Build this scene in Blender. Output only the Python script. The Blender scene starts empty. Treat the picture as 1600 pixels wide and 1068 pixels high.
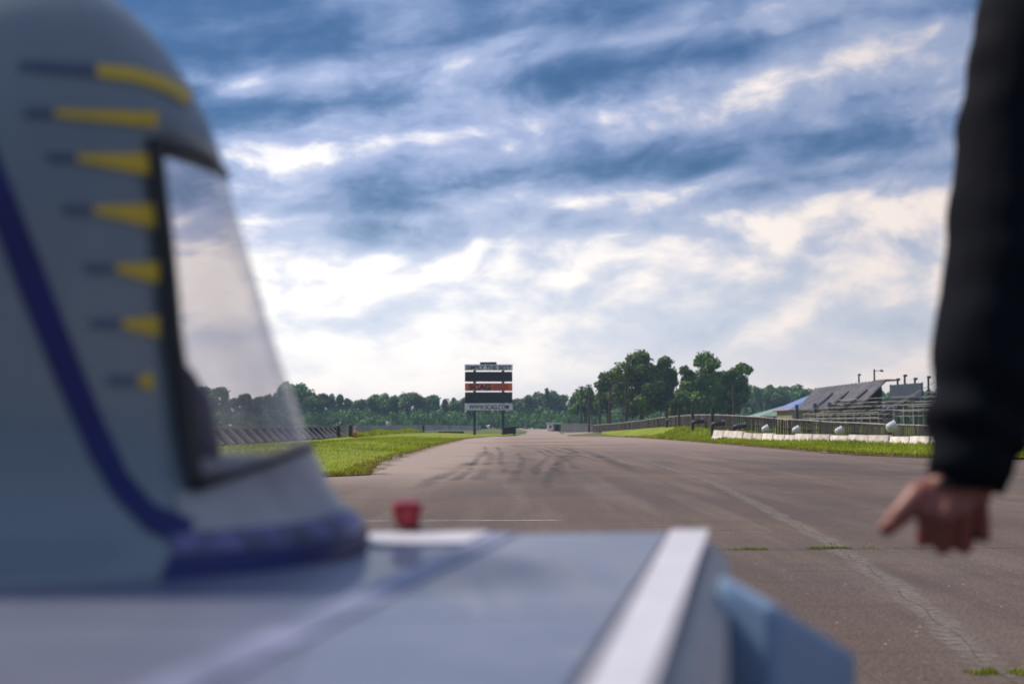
import bpy, bmesh, math, random
import numpy as np
from mathutils import Vector, Matrix, noise as mnoise
from mathutils.bvhtree import BVHTree
R = math.radians
C = bpy.context
S = C.scene
COL = S.collection
rng = random.Random(7)
nrg = np.random.default_rng(7)

# ------------------------------------------------------------------ camera
CAM_H = 0.9
PITCH = math.atan(131.0 / 2222.0)
FPX = 2222.0
cd = bpy.data.cameras.new('camera')
cam = bpy.data.objects.new('camera', cd)
COL.objects.link(cam)
cam.location = (0, 0, CAM_H)
cam.rotation_euler = (R(90) + PITCH, 0, 0)
cd.sensor_width = 36
cd.lens = FPX / 1600 * 36
cd.clip_start = 0.02
cd.clip_end = 6000
cd.dof.use_dof = True
cd.dof.focus_distance = 16.0
cd.dof.aperture_fstop = 3.2
S.camera = cam

# ------------------------------------------------------------------ render
S.render.engine = 'CYCLES'
S.cycles.use_denoising = True
S.cycles.max_bounces = 8
S.cycles.transparent_max_bounces = 24
S.cycles.volume_bounces = 0
S.cycles.caustics_reflective = False
S.cycles.caustics_refractive = False
S.cycles.sample_clamp_indirect = 6
S.view_settings.view_transform = 'Standard'
S.view_settings.look = 'None'
S.view_settings.exposure = 0.0
S.view_settings.gamma = 1.0
S.view_settings.use_curve_mapping = False

# ------------------------------------------------------------------ sun
SUN_AZ, SUN_EL = R(-62), R(48)          # azimuth from +Y, negative = to the left
sun_dir = Vector((math.sin(SUN_AZ) * math.cos(SUN_EL), math.cos(SUN_AZ) * math.cos(SUN_EL), math.sin(SUN_EL)))
sl = bpy.data.lights.new('sun', 'SUN')
sl.energy = 5.0
sl.angle = R(6)
sl.color = (1.0, 0.87, 0.70)
so = bpy.data.objects.new('sun', sl)
COL.objects.link(so)
so.rotation_euler = sun_dir.to_track_quat('Z', 'Y').to_euler()

# ------------------------------------------------------------------ node helper
class NT:
    def __init__(s, tree):
        s.t = tree
        s.n = tree.nodes
        s.l = tree.links
    def node(s, typ, **kw):
        n = s.n.new(typ)
        for k, v in kw.items():
            setattr(n, k, v)
        return n
    def put(s, sock, v):
        if hasattr(v, 'is_linked') or hasattr(v, 'links'):
            s.l.new(v, sock)
        else:
            try:
                sock.default_value = v
            except Exception:
                sock.default_value = tuple(v) + (1.0,)
    def math(s, op, a, b=None, c=None, clamp=False):
        n = s.node('ShaderNodeMath', operation=op, use_clamp=clamp)
        s.put(n.inputs[0], a)
        if b is not None: s.put(n.inputs[1], b)
        if c is not None: s.put(n.inputs[2], c)
        return n.outputs[0]
    def smooth(s, v, a, b, lo=0.0, hi=1.0):
        n = s.node('ShaderNodeMapRange', interpolation_type='SMOOTHSTEP')
        s.put(n.inputs[0], v); s.put(n.inputs[1], a); s.put(n.inputs[2], b)
        s.put(n.inputs[3], lo); s.put(n.inputs[4], hi)
        return n.outputs[0]
    def mix(s, f, a, b, blend='MIX'):
        n = s.node('ShaderNodeMix', data_type='RGBA', blend_type=blend)
        s.put(n.inputs[0], f)
        for i, v in ((6, a), (7, b)):
            if isinstance(v, (tuple, list)): n.inputs[i].default_value = tuple(v[:3]) + (1.0,)
            else: s.put(n.inputs[i], v)
        return n.outputs[2]
    def noise(s, vec, scale, detail=4, rough=0.55, dist=0.0, out=0):
        n = s.node('ShaderNodeTexNoise')
        if vec is not None: s.l.new(vec, n.inputs['Vector'])
        n.inputs['Scale'].default_value = scale
        n.inputs['Detail'].default_value = detail
        n.inputs['Roughness'].default_value = rough
        n.inputs['Distortion'].default_value = dist
        return n.outputs[out]
    def mapping(s, vec, loc=(0, 0, 0), rot=(0, 0, 0), scale=(1, 1, 1)):
        n = s.node('ShaderNodeMapping')
        s.l.new(vec, n.inputs[0])
        n.inputs[1].default_value = loc
        n.inputs[2].default_value = rot
        n.inputs[3].default_value = scale
        return n.outputs[0]
    def comb(s, x, y, z):
        n = s.node('ShaderNodeCombineXYZ')
        s.put(n.inputs[0], x); s.put(n.inputs[1], y); s.put(n.inputs[2], z)
        return n.outputs[0]

# ------------------------------------------------------------------ world: blue sky behind broken rows of cloud
world = bpy.data.worlds.new('World')
S.world = world
world.use_nodes = True
w = NT(world.node_tree)
w.n.clear()
wout = w.node('ShaderNodeOutputWorld')
sky = w.node('ShaderNodeTexSky', sky_type='NISHITA')
sky.sun_disc = False
sky.sun_elevation = SUN_EL
sky.sun_rotation = SUN_AZ
sky.air_density = 1.6
sky.dust_density = 0.6
sky.ozone_density = 3.0
bg_sky = w.node('ShaderNodeBackground')
skyc = w.mix(1.0, sky.outputs[0], (0.38, 0.61, 1.02), 'MULTIPLY')
w.put(bg_sky.inputs[0], skyc)
bg_sky.inputs[1].default_value = 0.052
tc = w.node('ShaderNodeTexCoord')
sep = w.node('ShaderNodeSeparateXYZ')
w.l.new(tc.outputs['Generated'], sep.inputs[0])
dx, dy, dz = sep.outputs
elev = w.math('MAXIMUM', dz, 0.0)
# rows of cloud climb to the right: tilted elevation
tilt = w.math('SUBTRACT', elev, w.math('MULTIPLY', w.math('MULTIPLY', dx, 0.62), w.math('MAXIMUM', w.math('SUBTRACT', elev, 0.05), 0.0)))
vec = w.comb(dx, dy, w.math('MULTIPLY', tilt, 2.0))
wv = w.node('ShaderNodeVectorMath', operation='ADD')
wn = w.noise(vec, 9.0, 3, 0.5, 0.0, 1)
wsub = w.node('ShaderNodeVectorMath', operation='MULTIPLY_ADD')
w.l.new(wn, wsub.inputs[0]); wsub.inputs[1].default_value = (0.05, 0.05, 0.05); wsub.inputs[2].default_value = (-0.025, -0.025, -0.025)
w.l.new(vec, wv.inputs[0]); w.l.new(wsub.outputs[0], wv.inputs[1])
vw = wv.outputs[0]
n0 = w.noise(w.mapping(vw, loc=(0.4, 5.2, 1.9)), 4.2, 2, 0.5)
n1 = w.noise(w.mapping(vw, loc=(4.1, 2.6, 0.9)), 11.0, 9, 0.50, 0.15)
n1u = w.noise(w.mapping(vw, loc=(4.09, 2.6, 0.922)), 11.0, 5, 0.50, 0.15)
n2 = w.noise(w.mapping(vw, loc=(5.9, 3.3, 4.2)), 30.0, 7, 0.55, 0.2)
nr = w.noise(w.mapping(vec, loc=(1.7, 8.3, 2.2)), 5.0, 3, 0.5)
te = w.math('ADD', tilt, w.math('MULTIPLY', w.math('SUBTRACT', nr, 0.5), 0.045))
ramp = w.node('ShaderNodeValToRGB')
w.put(ramp.inputs[0], w.math('MULTIPLY', te, 1 / 0.5))
prof_sky = [(0.0, .74), (.05, .70), (.075, .74), (.10, .82), (.12, .84), (.130, .74), (.141, .40), (.150, .36), (.157, .50), (.166, .30), (.178, .20), (.188, .34), (.197, .60), (.207, .60), (.218, .34), (.232, .12), (.243, .26), (.252, .46), (.259, .30), (.273, .04), (.31, .08), (.345, .42), (.37, .22), (.42, .28), (.5, .32)]
cr = ramp.color_ramp
while len(cr.elements) < len(prof_sky): cr.elements.new(0.5)
for e_, (p_, v_) in zip(cr.elements, prof_sky):
    e_.position = p_ / 0.5
    e_.color = (v_, v_, v_, 1)
side = w.smooth(dx, -0.12, 0.36)
lowf = w.smooth(elev, 0.19, 0.06)
amp = w.math('MULTIPLY', w.smooth(elev, 0.0, 0.12, 0.35, 1.0), w.smooth(elev, 0.21, 0.29, 1.0, 0.6))
val = w.math('ADD', ramp.outputs[0], w.math('MULTIPLY', amp, w.math('ADD', w.math('MULTIPLY', w.math('SUBTRACT', n1, 0.5), 1.25), w.math('MULTIPLY', w.math('SUBTRACT', n2, 0.5), 0.42))))
val = w.math('ADD', val, w.math('MULTIPLY', w.math('SUBTRACT', n0, 0.5), 0.75))
val = w.math('SUBTRACT', val, w.math('MULTIPLY', w.math('MULTIPLY', side, lowf), 0.14))
val = w.math('ADD', val, w.math('MULTIPLY', w.math('MULTIPLY', w.math('SUBTRACT', 1.0, side), lowf), 0.05))
emb = w.math('MULTIPLY', w.math('SUBTRACT', n1, n1u), 1.5)
val = w.math('ADD', val, w.math('MULTIPLY', emb, w.smooth(val, 0.2, 0.5)))
white = w.mix(side, (1.0, 0.955, 0.91), (0.75, 0.655, 0.61))
mid = w.mix(side, (0.385, 0.455, 0.665), (0.29, 0.34, 0.48))
mid = w.mix(lowf, mid, w.mix(side, (0.66, 0.70, 0.78), (0.47, 0.49, 0.55)))
slate = w.mix(side, (0.105, 0.21, 0.42), (0.09, 0.175, 0.36))
slate = w.mix(lowf, slate, w.mix(side, (0.40, 0.52, 0.70), (0.33, 0.40, 0.51)))
c1 = w.mix(w.smooth(val, -0.12, 0.66), slate, mid)
cloud = w.mix(w.smooth(val, 0.50, 1.02), c1, white)
haze_h = w.smooth(elev, 0.085, 0.0, 0.0, 0.65)
hz = w.mix(side, (0.95, 0.87, 0.81), (0.77, 0.65, 0.585))
cloud = w.mix(haze_h, cloud, hz)
bg_cl = w.node('ShaderNodeBackground')
w.put(bg_cl.inputs[0], cloud)
bg_cl.inputs[1].default_value = 1.22
mx = w.node('ShaderNodeMixShader')
inv = lambda q: w.math('SUBTRACT', 1.0, q)
fac = inv(w.math('MULTIPLY', inv(w.smooth(val, -0.10, 0.38)), w.math('MULTIPLY', inv(w.math('MULTIPLY', lowf, 0.85)), inv(haze_h))))
w.put(mx.inputs[0], fac)
w.l.new(bg_sky.outputs[0], mx.inputs[1])
w.l.new(bg_cl.outputs[0], mx.inputs[2])
w.l.new(mx.outputs[0], wout.inputs[0])

# ------------------------------------------------------------------ projection helpers (where a point of the photo stands)
cP, sP = math.cos(PITCH), math.sin(PITCH)
def ray(px, py):
    cx, cy = (px - 800.0) / FPX, (534.0 - py) / FPX
    return Vector((cx, cP - cy * sP, sP + cy * cP))
def at(px, py, Y):
    d = ray(px, py)
    return Vector((0, 0, CAM_H)) + d * (Y / d.y)
def onz(px, py, z=0.0):
    d = ray(px, py)
    return Vector((0, 0, CAM_H)) + d * ((z - CAM_H) / d.z)
def lerp(a, b, t): return a + (b - a) * t
def sstep(a, b, x):
    t = min(1.0, max(0.0, (x - a) / (b - a)))
    return t * t * (3 - 2 * t)
def table(tab, x):
    if x <= tab[0][0]: return tab[0][1]
    for (a, va), (b, vb) in zip(tab, tab[1:]):
        if x <= b: return lerp(va, vb, (x - a) / (b - a))
    return tab[-1][1]

# ------------------------------------------------------------------ mesh helpers
class MB:
    def __init__(s): s.v, s.f = [], []
    def add(s, vs, fs):
        o = len(s.v)
        s.v += [tuple(p) for p in vs]
        s.f += [tuple(i + o for i in f) for f in fs]
        return s
    def box(s, c, size, rot=None, taper=1.0, bev=0.0):
        hx, hy, hz = (q / 2 for q in size)
        c = Vector(c)
        if bev <= 0:
            vs = []
            for z, k in ((-hz, 1.0), (hz, taper)):
                for x, y in ((-hx, -hy), (hx, -hy), (hx, hy), (-hx, hy)):
                    vs.append(Vector((x * k, y * k, z)))
            fs = [(3, 2, 1, 0), (4, 5, 6, 7), (0, 1, 5, 4), (1, 2, 6, 5), (2, 3, 7, 6), (3, 0, 4, 7)]
        else:
            b = min(bev, hx * .9, hy * .9, hz * .9)
            vs, fs = [], []
            ring = lambda x, y, z: [Vector(p) for p in ((-x + b, -y, z), (x - b, -y, z), (x, -y + b, z), (x, y - b, z), (x - b, y, z), (-x + b, y, z), (-x, y - b, z), (-x, -y + b, z))]
            vs += ring(hx - b * .7, hy - b * .7, -hz) + ring(hx, hy, -hz + b) + ring(hx, hy, hz - b) + ring(hx - b * .7, hy - b * .7, hz)
            fs.append(tuple(range(7, -1, -1)))
            for r in range(3):
                for i in range(8):
                    j = (i + 1) % 8
                    fs.append((r * 8 + i, r * 8 + j, r * 8 + 8 + j, r * 8 + 8 + i))
            fs.append(tuple(range(24, 32)))
        if rot is not None: vs = [rot @ p for p in vs]
        return s.add([p + c for p in vs], fs)
    def tube(s, pts, rad, n=8, cap=True):
        pts = [Vector(p) for p in pts]
        if not isinstance(rad, (list, tuple)): rad = [rad] * len(pts)
        rings = []
        up = None
        for i, p in enumerate(pts):
            t = (pts[min(i + 1, len(pts) - 1)] - pts[max(i - 1, 0)]).normalized()
            if up is None:
                up = Vector((0, 0, 1)) if abs(t.z) < .9 else Vector((1, 0, 0))
            a = t.cross(up).normalized()
            b = a.cross(t).normalized()
            up = b
            rings.append([p + (a * math.cos(2 * math.pi * k / n) + b * math.sin(2 * math.pi * k / n)) * rad[i] for k in range(n)])
        vs = [q for r in rings for q in r]
        fs = []
        for i in range(len(pts) - 1):
            for k in range(n):
                j = (k + 1) % n
                fs.append((i * n + k, i * n + j, (i + 1) * n + j, (i + 1) * n + k))
        if cap:
            fs.append(tuple(range(n - 1, -1, -1)))
            fs.append(tuple((len(pts) - 1) * n + k for k in range(n)))
        return s.add(vs, fs)
    def lathe(s, prof, n=24, mat=None):
        vs, fs = [], []
        for r, z in prof:
            for k in range(n):
                a = 2 * math.pi * k / n
                vs.append(Vector((r * math.cos(a), r * math.sin(a), z)))
        for i in range(len(prof) - 1):
            for k in range(n):
                j = (k + 1) % n
                fs.append((i * n + k, i * n + j, (i + 1) * n + j, (i + 1) * n + k))
        fs.append(tuple(range(n - 1, -1, -1)))
        fs.append(tuple((len(prof) - 1) * n + k for k in range(n)))
        if mat is not None: vs = [mat @ p for p in vs]
        return s.add(vs, fs)
    def prism(s, poly, a, b):
        """poly: list of Vectors (a planar outline); extruded from offset a to offset b (Vectors)"""
        n = len(poly)
        vs = [Vector(p) + a for p in poly] + [Vector(p) + b for p in poly]
        fs = [tuple(range(n - 1, -1, -1)), tuple(range(n, 2 * n))]
        for i in range(n):
            j = (i + 1) % n
            fs.append((i, j, n + j, n + i))
        return s.add(vs, fs)
    def capsule(s, a, b, ra, rb, n=12, m=5):
        a, b = Vector(a), Vector(b)
        t = (b - a)
        L = t.length
        t = t.normalized() if L > 1e-6 else Vector((0, 0, 1))
        q = t.to_track_quat('Z', 'Y').to_matrix()
        prof = [(ra * math.sin(math.pi / 2 * i / m), -ra * math.cos(math.pi / 2 * i / m)) for i in range(1, m + 1)]
        prof += [(rb * math.cos(math.pi / 2 * i / m), L + rb * math.sin(math.pi / 2 * i / m)) for i in range(0, m)]
        o = len(s.v)
        s.lathe([(max(r, 1e-4), z) for r, z in prof], n, Matrix.Translation(a) @ q.to_4x4())
        return s
    def build(s, name, mat, parent=None, smooth=False, angle=None):
        me = bpy.data.meshes.new(name)
        me.from_pydata(s.v, [], s.f)
        bm = bmesh.new(); bm.from_mesh(me)
        bmesh.ops.recalc_face_normals(bm, faces=bm.faces)
        bm.to_mesh(me); bm.free()
        if mat: me.materials.append(mat)
        if smooth:
            me.polygons.foreach_set('use_smooth', [True] * len(me.polygons))
            if angle: me.set_sharp_from_angle(angle=angle)
        o = bpy.data.objects.new(name, me)
        COL.objects.link(o)
        if parent: o.parent = parent
        return o

def np_mesh(name, verts, nper, mat, parent=None, smooth=False):
    """verts: (F, nper, 3) loose faces"""
    verts = np.asarray(verts, dtype=np.float32)
    F = verts.shape[0]
    me = bpy.data.meshes.new(name)
    me.vertices.add(F * nper)
    me.vertices.foreach_set('co', verts.reshape(-1))
    me.loops.add(F * nper)
    me.loops.foreach_set('vertex_index', np.arange(F * nper, dtype=np.int32))
    me.polygons.add(F)
    me.polygons.foreach_set('loop_start', np.arange(0, F * nper, nper, dtype=np.int32))
    me.polygons.foreach_set('loop_total', np.full(F, nper, dtype=np.int32))
    me.update(calc_edges=True)
    me.validate()
    if mat: me.materials.append(mat)
    o = bpy.data.objects.new(name, me)
    COL.objects.link(o)
    if parent: o.parent = parent
    return o

def tag(o, label=None, cat=None, group=None, kind=None):
    if label: o['label'] = label
    if cat: o['category'] = cat
    if group: o['group'] = group
    if kind: o['kind'] = kind
    return o
def empty(name, loc=(0, 0, 0), rz=0.0):
    o = bpy.data.objects.new(name, None)
    COL.objects.link(o)
    o.location = loc
    o.rotation_euler = (0, 0, rz)
    o.empty_display_size = 0.3
    return o
def copy_tree(o, parent=None):
    c = o.copy()
    COL.objects.link(c)
    if parent: c.parent = parent
    for ch in list(o.children): copy_tree(ch, c)
    return c

# ------------------------------------------------------------------ materials
def mat(name, col, rough=0.6, var=0.18, scale=6.0, bump=0.0, metal=0.0, spec=0.5, rnd=0.0, dirt=None, coat=0.0, bscale=None):
    m = bpy.data.materials.new(name)
    m.use_nodes = True
    t = NT(m.node_tree)
    b = t.n['Principled BSDF']
    tcn = t.node('ShaderNodeTexCoord')
    v = tcn.outputs['Object']
    n1 = t.noise(v, scale, 6, 0.6)
    lo = tuple(max(0, c * (1 - var)) for c in col)
    hi = tuple(min(1, c * (1 + var)) for c in col)
    c = t.mix(t.smooth(n1, 0.3, 0.7), lo, hi)
    if dirt:
        n2 = t.noise(v, scale * 0.35, 5, 0.7)
        c = t.mix(t.smooth(n2, 0.5, 0.75, 0, 0.7), c, dirt)
    if rnd:
        oi = t.node('ShaderNodeObjectInfo')
        hs = t.node('ShaderNodeHueSaturation')
        t.put(hs.inputs['Hue'], t.math('ADD', 0.5 - rnd * 0.06, t.math('MULTIPLY', oi.outputs['Random'], rnd * 0.12)))
        t.put(hs.inputs['Value'], t.math('ADD', 1 - rnd * 0.5, t.math('MULTIPLY', oi.outputs['Random'], rnd)))
        t.put(hs.inputs['Color'], c)
        c = hs.outputs[0]
    t.put(b.inputs['Base Color'], c)
    t.put(b.inputs['Roughness'], t.smooth(n1, 0.2, 0.8, max(0.02, rough - 0.06), min(1, rough + 0.06)))
    b.inputs['Metallic'].default_value = metal
    b.inputs['Specular IOR Level'].default_value = spec
    b.inputs['Coat Weight'].default_value = coat
    if bump:
        bn = t.node('ShaderNodeBump')
        bn.inputs['Strength'].default_value = bump
        bn.inputs['Distance'].default_value = 0.02
        t.put(bn.inputs['Height'], t.noise(v, (bscale or scale * 4), 5, 0.6))
        t.put(b.inputs['Normal'], bn.outputs[0])
    return m

M = {}
M['car_paint'] = mat('car_paint', (0.13, 0.17, 0.20), 0.38, 0.06, 3, coat=0.2)
M['car_hull'] = mat('car_hull', (0.20, 0.32, 0.50), 0.4, 0.05, 3)
M['deck'] = mat('solar_deck', (0.10, 0.118, 0.19), 0.42, 0.06, 5, spec=1.0, coat=0.15)
M['seam'] = mat('seam_tape', (0.17, 0.19, 0.30), 0.45, 0.4, 9)
M['white_tape'] = mat('white_tape', (0.52, 0.52, 0.60), 0.5, 0.06, 20)
M['rim'] = mat('deck_rim', (0.36, 0.35, 0.35), 0.5, 0.15, 20)
M['strut'] = mat('pale_strut', (0.19, 0.175, 0.17), 0.8, 0.2, 3)
M['blue_tape'] = mat('blue_tape', (0.008, 0.012, 0.095), 0.5, 0.2, 12, spec=0.3)
M['purple_tape'] = mat('purple_tape', (0.075, 0.07, 0.18), 0.4, 0.9, 22)
M['yellow'] = mat('yellow_vinyl', (0.50, 0.35, 0.012), 0.45, 0.08, 12)
M['navy'] = mat('navy_vinyl', (0.045, 0.07, 0.13), 0.45, 0.1, 12)
M['seal'] = mat('black_rubber', (0.012, 0.012, 0.013), 0.6, 0.2, 15)
M['red'] = mat('red_plastic', (0.30, 0.008, 0.025), 0.35, 0.08, 20)
M['black'] = mat('black_plastic', (0.012, 0.012, 0.014), 0.5, 0.2, 20)
M['tyre'] = mat('tyre_rubber', (0.015, 0.015, 0.016), 0.8, 0.2, 20, bump=0.3)
M['steel'] = mat('galvanised_steel', (0.30, 0.31, 0.32), 0.45, 0.15, 8, metal=0.7)
M['padding'] = mat('roll_bar_padding', (0.07, 0.05, 0.09), 0.7, 0.2, 20)
M['jacket'] = mat('jacket_cloth', (0.0045, 0.006, 0.0105), 0.85, 0.2, 30, bump=0.25, spec=0.08, bscale=300)
M['skin'] = mat('skin', (0.205, 0.064, 0.046), 0.5, 0.14, 28, bump=0.12, bscale=160)
M['jeans'] = mat('denim', (0.03, 0.045, 0.085), 0.85, 0.2, 40, bump=0.2)
M['shoe'] = mat('shoe_leather', (0.04, 0.038, 0.036), 0.6, 0.2, 20)
M['hair'] = mat('hair', (0.035, 0.022, 0.014), 0.6, 0.3, 60, bump=0.5)
M['sclera'] = mat('eye_white', (0.7, 0.68, 0.65), 0.2, 0.03, 30)
M['iris'] = mat('iris', (0.03, 0.02, 0.012), 0.2, 0.1, 30)
M['lip'] = mat('lip', (0.30, 0.10, 0.09), 0.45, 0.1, 30)
M['board_black'] = mat('sign_black', (0.010, 0.013, 0.022), 0.5, 0.25, 1.2)
M['board_white'] = mat('sign_white', (0.60, 0.60, 0.74), 0.5, 0.08, 1.5, dirt=(0.5, 0.5, 0.62))
M['board_orange'] = mat('sign_orange', (0.62, 0.10, 0.025), 0.5, 0.10, 1.5)
M['ink'] = mat('sign_ink', (0.018, 0.02, 0.04), 0.5, 0.1, 3)
M['ink_red'] = mat('sign_ink_red', (0.26, 0.05, 0.03), 0.5, 0.1, 3)
M['post_dark'] = mat('painted_steel_post', (0.022, 0.035, 0.04), 0.5, 0.25, 3)
M['wood'] = mat('weathered_wood', (0.05, 0.042, 0.036), 0.85, 0.35, 5, bump=0.4)
M['slat_grey'] = mat('grey_board', (0.07, 0.07, 0.085), 0.85, 0.3, 1.5, rnd=0.3)
M['slat'] = mat('fence_slat_wood', (0.024, 0.020, 0.020), 0.85, 0.4, 1.7, bump=0.3)
M['rail'] = mat('fence_rail', (0.32, 0.30, 0.32), 0.5, 0.15, 3)
M['concrete'] = mat('barrier_concrete', (0.60, 0.54, 0.52), 0.85, 0.2, 2.5, bump=0.25, rnd=0.35, dirt=(0.36, 0.32, 0.30))
M['concrete_grey'] = mat('grey_concrete', (0.30, 0.29, 0.32), 0.85, 0.18, 1.0, bump=0.25, rnd=0.3, dirt=(0.17, 0.16, 0.17))
M['lamp_white'] = mat('lamp_white', (0.40, 0.40, 0.43), 0.4, 0.2, 6)
M['lamp_dark'] = mat('lamp_dark', (0.03, 0.03, 0.035), 0.5, 0.2, 6)
M['alu'] = mat('aluminium_plank', (0.27, 0.25, 0.21), 0.5, 0.3, 1.0, rnd=0.3)
M['scaffold'] = mat('stand_steel', (0.05, 0.055, 0.065), 0.6, 0.25, 2)
M['screen'] = mat('wind_screen_fabric', (0.022, 0.035, 0.062), 0.75, 0.25, 0.8)
M['roof_grey'] = mat('corrugated_roof', (0.16, 0.145, 0.15), 0.55, 0.3, 0.7, metal=0.25)
M['roof_blue'] = mat('blue_metal_roof', (0.14, 0.19, 0.40), 0.45, 0.1, 0.6)
M['roof_green'] = mat('green_metal_roof', (0.17, 0.27, 0.21), 0.55, 0.12, 0.6)
M['tan_wall'] = mat('tan_wall', (0.20, 0.165, 0.12), 0.8, 0.12, 0.8, bump=0.2)
M['fascia'] = mat('red_fascia', (0.42, 0.16, 0.09), 0.6, 0.1, 1)
M['dark_in'] = mat('dark_interior', (0.02, 0.022, 0.028), 0.9, 0.3, 1)
M['shed_green'] = mat('green_shed', (0.04, 0.12, 0.09), 0.6, 0.15, 1)
M['shed_white'] = mat('white_shed', (0.60, 0.60, 0.60), 0.6, 0.1, 1)
M['cone'] = mat('orange_cone', (0.75, 0.11, 0.02), 0.5, 0.1, 4)
M['bark'] = mat('bark', (0.07, 0.055, 0.045), 0.9, 0.35, 3, bump=0.6)
M['weed_yellow'] = mat('yellow_flower', (0.75, 0.58, 0.02), 0.6, 0.1, 5)

def leaf_mat(name, col, var=0.3, trans=0.35, rnd=0.4, scale=1.0):
    m = bpy.data.materials.new(name)
    m.use_nodes = True
    t = NT(m.node_tree)
    b = t.n['Principled BSDF']
    out = t.n['Material Output']
    tcn = t.node('ShaderNodeTexCoord')
    n1 = t.noise(tcn.outputs['Object'], scale, 3, 0.6)
    n2 = t.noise(tcn.outputs['Object'], scale * 9, 2, 0.6)
    f = t.math('ADD', t.math('MULTIPLY', n1, 0.6), t.math('MULTIPLY', n2, 0.4))
    lo = (col[0] * (1 - var), col[1] * (1 - var), col[2] * (1 - var * .6))
    hi = (col[0] * (1 + var * 1.3), col[1] * (1 + var), col[2] * (1 + var * .3))
    c = t.mix(t.smooth(f, 0.35, 0.65), lo, hi)
    oi = t.node('ShaderNodeObjectInfo')
    hs = t.node('ShaderNodeHueSaturation')
    t.put(hs.inputs['Hue'], t.math('ADD', 0.5 - rnd * 0.05, t.math('MULTIPLY', oi.outputs['Random'], rnd * 0.1)))
    t.put(hs.inputs['Value'], t.math('ADD', 1 - rnd * 0.5, t.math('MULTIPLY', oi.outputs['Random'], rnd)))
    t.put(hs.inputs['Color'], c)
    t.put(b.inputs['Base Color'], hs.outputs[0])
    b.inputs['Roughness'].default_value = 0.6
    b.inputs['Specular IOR Level'].default_value = 0.25
    tr = t.node('ShaderNodeBsdfTranslucent')
    t.put(tr.inputs[0], hs.outputs[0])
    ms = t.node('ShaderNodeMixShader')
    ms.inputs[0].default_value = trans
    t.l.new(b.outputs[0], ms.inputs[1]); t.l.new(tr.outputs[0], ms.inputs[2])
    t.l.new(ms.outputs[0], out.inputs[0])
    return m
M['leaf_far'] = leaf_mat('far_foliage', (0.075, 0.165, 0.050), 0.6, 0.3, 0.75, 0.25)
M['leaf_oak'] = leaf_mat('oak_foliage', (0.080, 0.150, 0.028), 0.6, 0.3, 0.25, 0.3)
M['blade'] = leaf_mat('grass_blades', (0.24, 0.31, 0.014), 0.45, 0.4, 0.0, 0.35)
M['blade_dry'] = leaf_mat('verge_blades', (0.17, 0.15, 0.02), 0.3, 0.4, 0.0, 0.35)

def asphalt():
    m = bpy.data.materials.new('worn_asphalt')
    m.use_nodes = True
    t = NT(m.node_tree)
    b = t.n['Principled BSDF']
    tcn = t.node('ShaderNodeTexCoord')
    v = tcn.outputs['Object']
    sp = t.node('ShaderNodeSeparateXYZ'); t.l.new(v, sp.inputs[0])
    big = t.noise(v, 0.22, 5, 0.6)
    lane = t.noise(t.mapping(v, scale=(1.0, 0.05, 1)), 1.6, 5, 0.6)
    cross = t.noise(t.mapping(v, scale=(0.06, 1.0, 1)), 0.9, 5, 0.65)
    agg = t.noise(v, 62, 3, 0.75)
    vor = t.node('ShaderNodeTexVoronoi'); vor.inputs['Scale'].default_value = 36; t.l.new(v, vor.inputs['Vector'])
    spark = t.smooth(vor.outputs['Distance'], 0.20, 0.06)
    rare = t.smooth(t.noise(v, 23, 1, 0.5), 0.56, 0.64)
    c = t.mix(t.smooth(big, 0.3, 0.7), (0.029, 0.0200, 0.0150), (0.046, 0.0315, 0.0235))
    c = t.mix(t.smooth(lane, 0.42, 0.66, 0, 0.35), c, (0.085, 0.070, 0.060))
    c = t.mix(t.smooth(cross, 0.5, 0.7, 0, 0.45), c, (0.030, 0.023, 0.020))
    c = t.mix(t.smooth(agg, 0.35, 0.65, 0, 1.0), c, t.mix(1.0, c, (3.4, 3.2, 3.0), 'MULTIPLY'))
    c = t.mix(t.math('MULTIPLY', t.math('MULTIPLY', spark, rare), 0.9), c, (0.52, 0.47, 0.44))
    v2 = t.node('ShaderNodeTexVoronoi'); v2.inputs['Scale'].default_value = 8.0; t.l.new(v, v2.inputs['Vector'])
    pick = t.math('GREATER_THAN', v2.outputs['Color'], 0.52)
    c = t.mix(t.math('MULTIPLY', t.smooth(v2.outputs['Distance'], 0.075, 0.035), pick), c, (0.55, 0.50, 0.46))
    fine = t.noise(t.mapping(v, scale=(0.12, 1.0, 1)), 3.5, 6, 0.7)
    c = t.mix(t.smooth(fine, 0.54, 0.72, 0, 0.55), c, (0.018, 0.014, 0.012))
    # the bare sandy shoulder along the left verge and grazing sky reflection on the far end, painted into the colour
    shoulder = t.math('MULTIPLY', t.smooth(t.math('ADD', sp.outputs[0], t.math('MULTIPLY', big, 3.0)), 1.9, -0.4), t.smooth(sp.outputs[1], 17, 30))
    c = t.mix(t.math('MULTIPLY', shoulder, 0.8), c, (0.33, 0.255, 0.215))
    far_sheen = t.smooth(t.math('ADD', sp.outputs[1], t.math('MULTIPLY', big, 30)), 32, 115, 0, 0.75)
    c = t.mix(far_sheen, c, (0.33, 0.24, 0.195))
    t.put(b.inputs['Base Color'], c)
    t.put(b.inputs['Roughness'], t.smooth(big, 0.3, 0.7, 0.62, 0.8))
    b.inputs['Specular IOR Level'].default_value = 0.4
    bn = t.node('ShaderNodeBump'); bn.inputs['Strength'].default_value = 0.55; bn.inputs['Distance'].default_value = 0.006
    t.put(bn.inputs['Height'], t.math('ADD', agg, t.math('MULTIPLY', vor.outputs['Distance'], 0.7)))
    t.put(b.inputs['Normal'], bn.outputs[0])
    return m
M['asphalt'] = asphalt()

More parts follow.
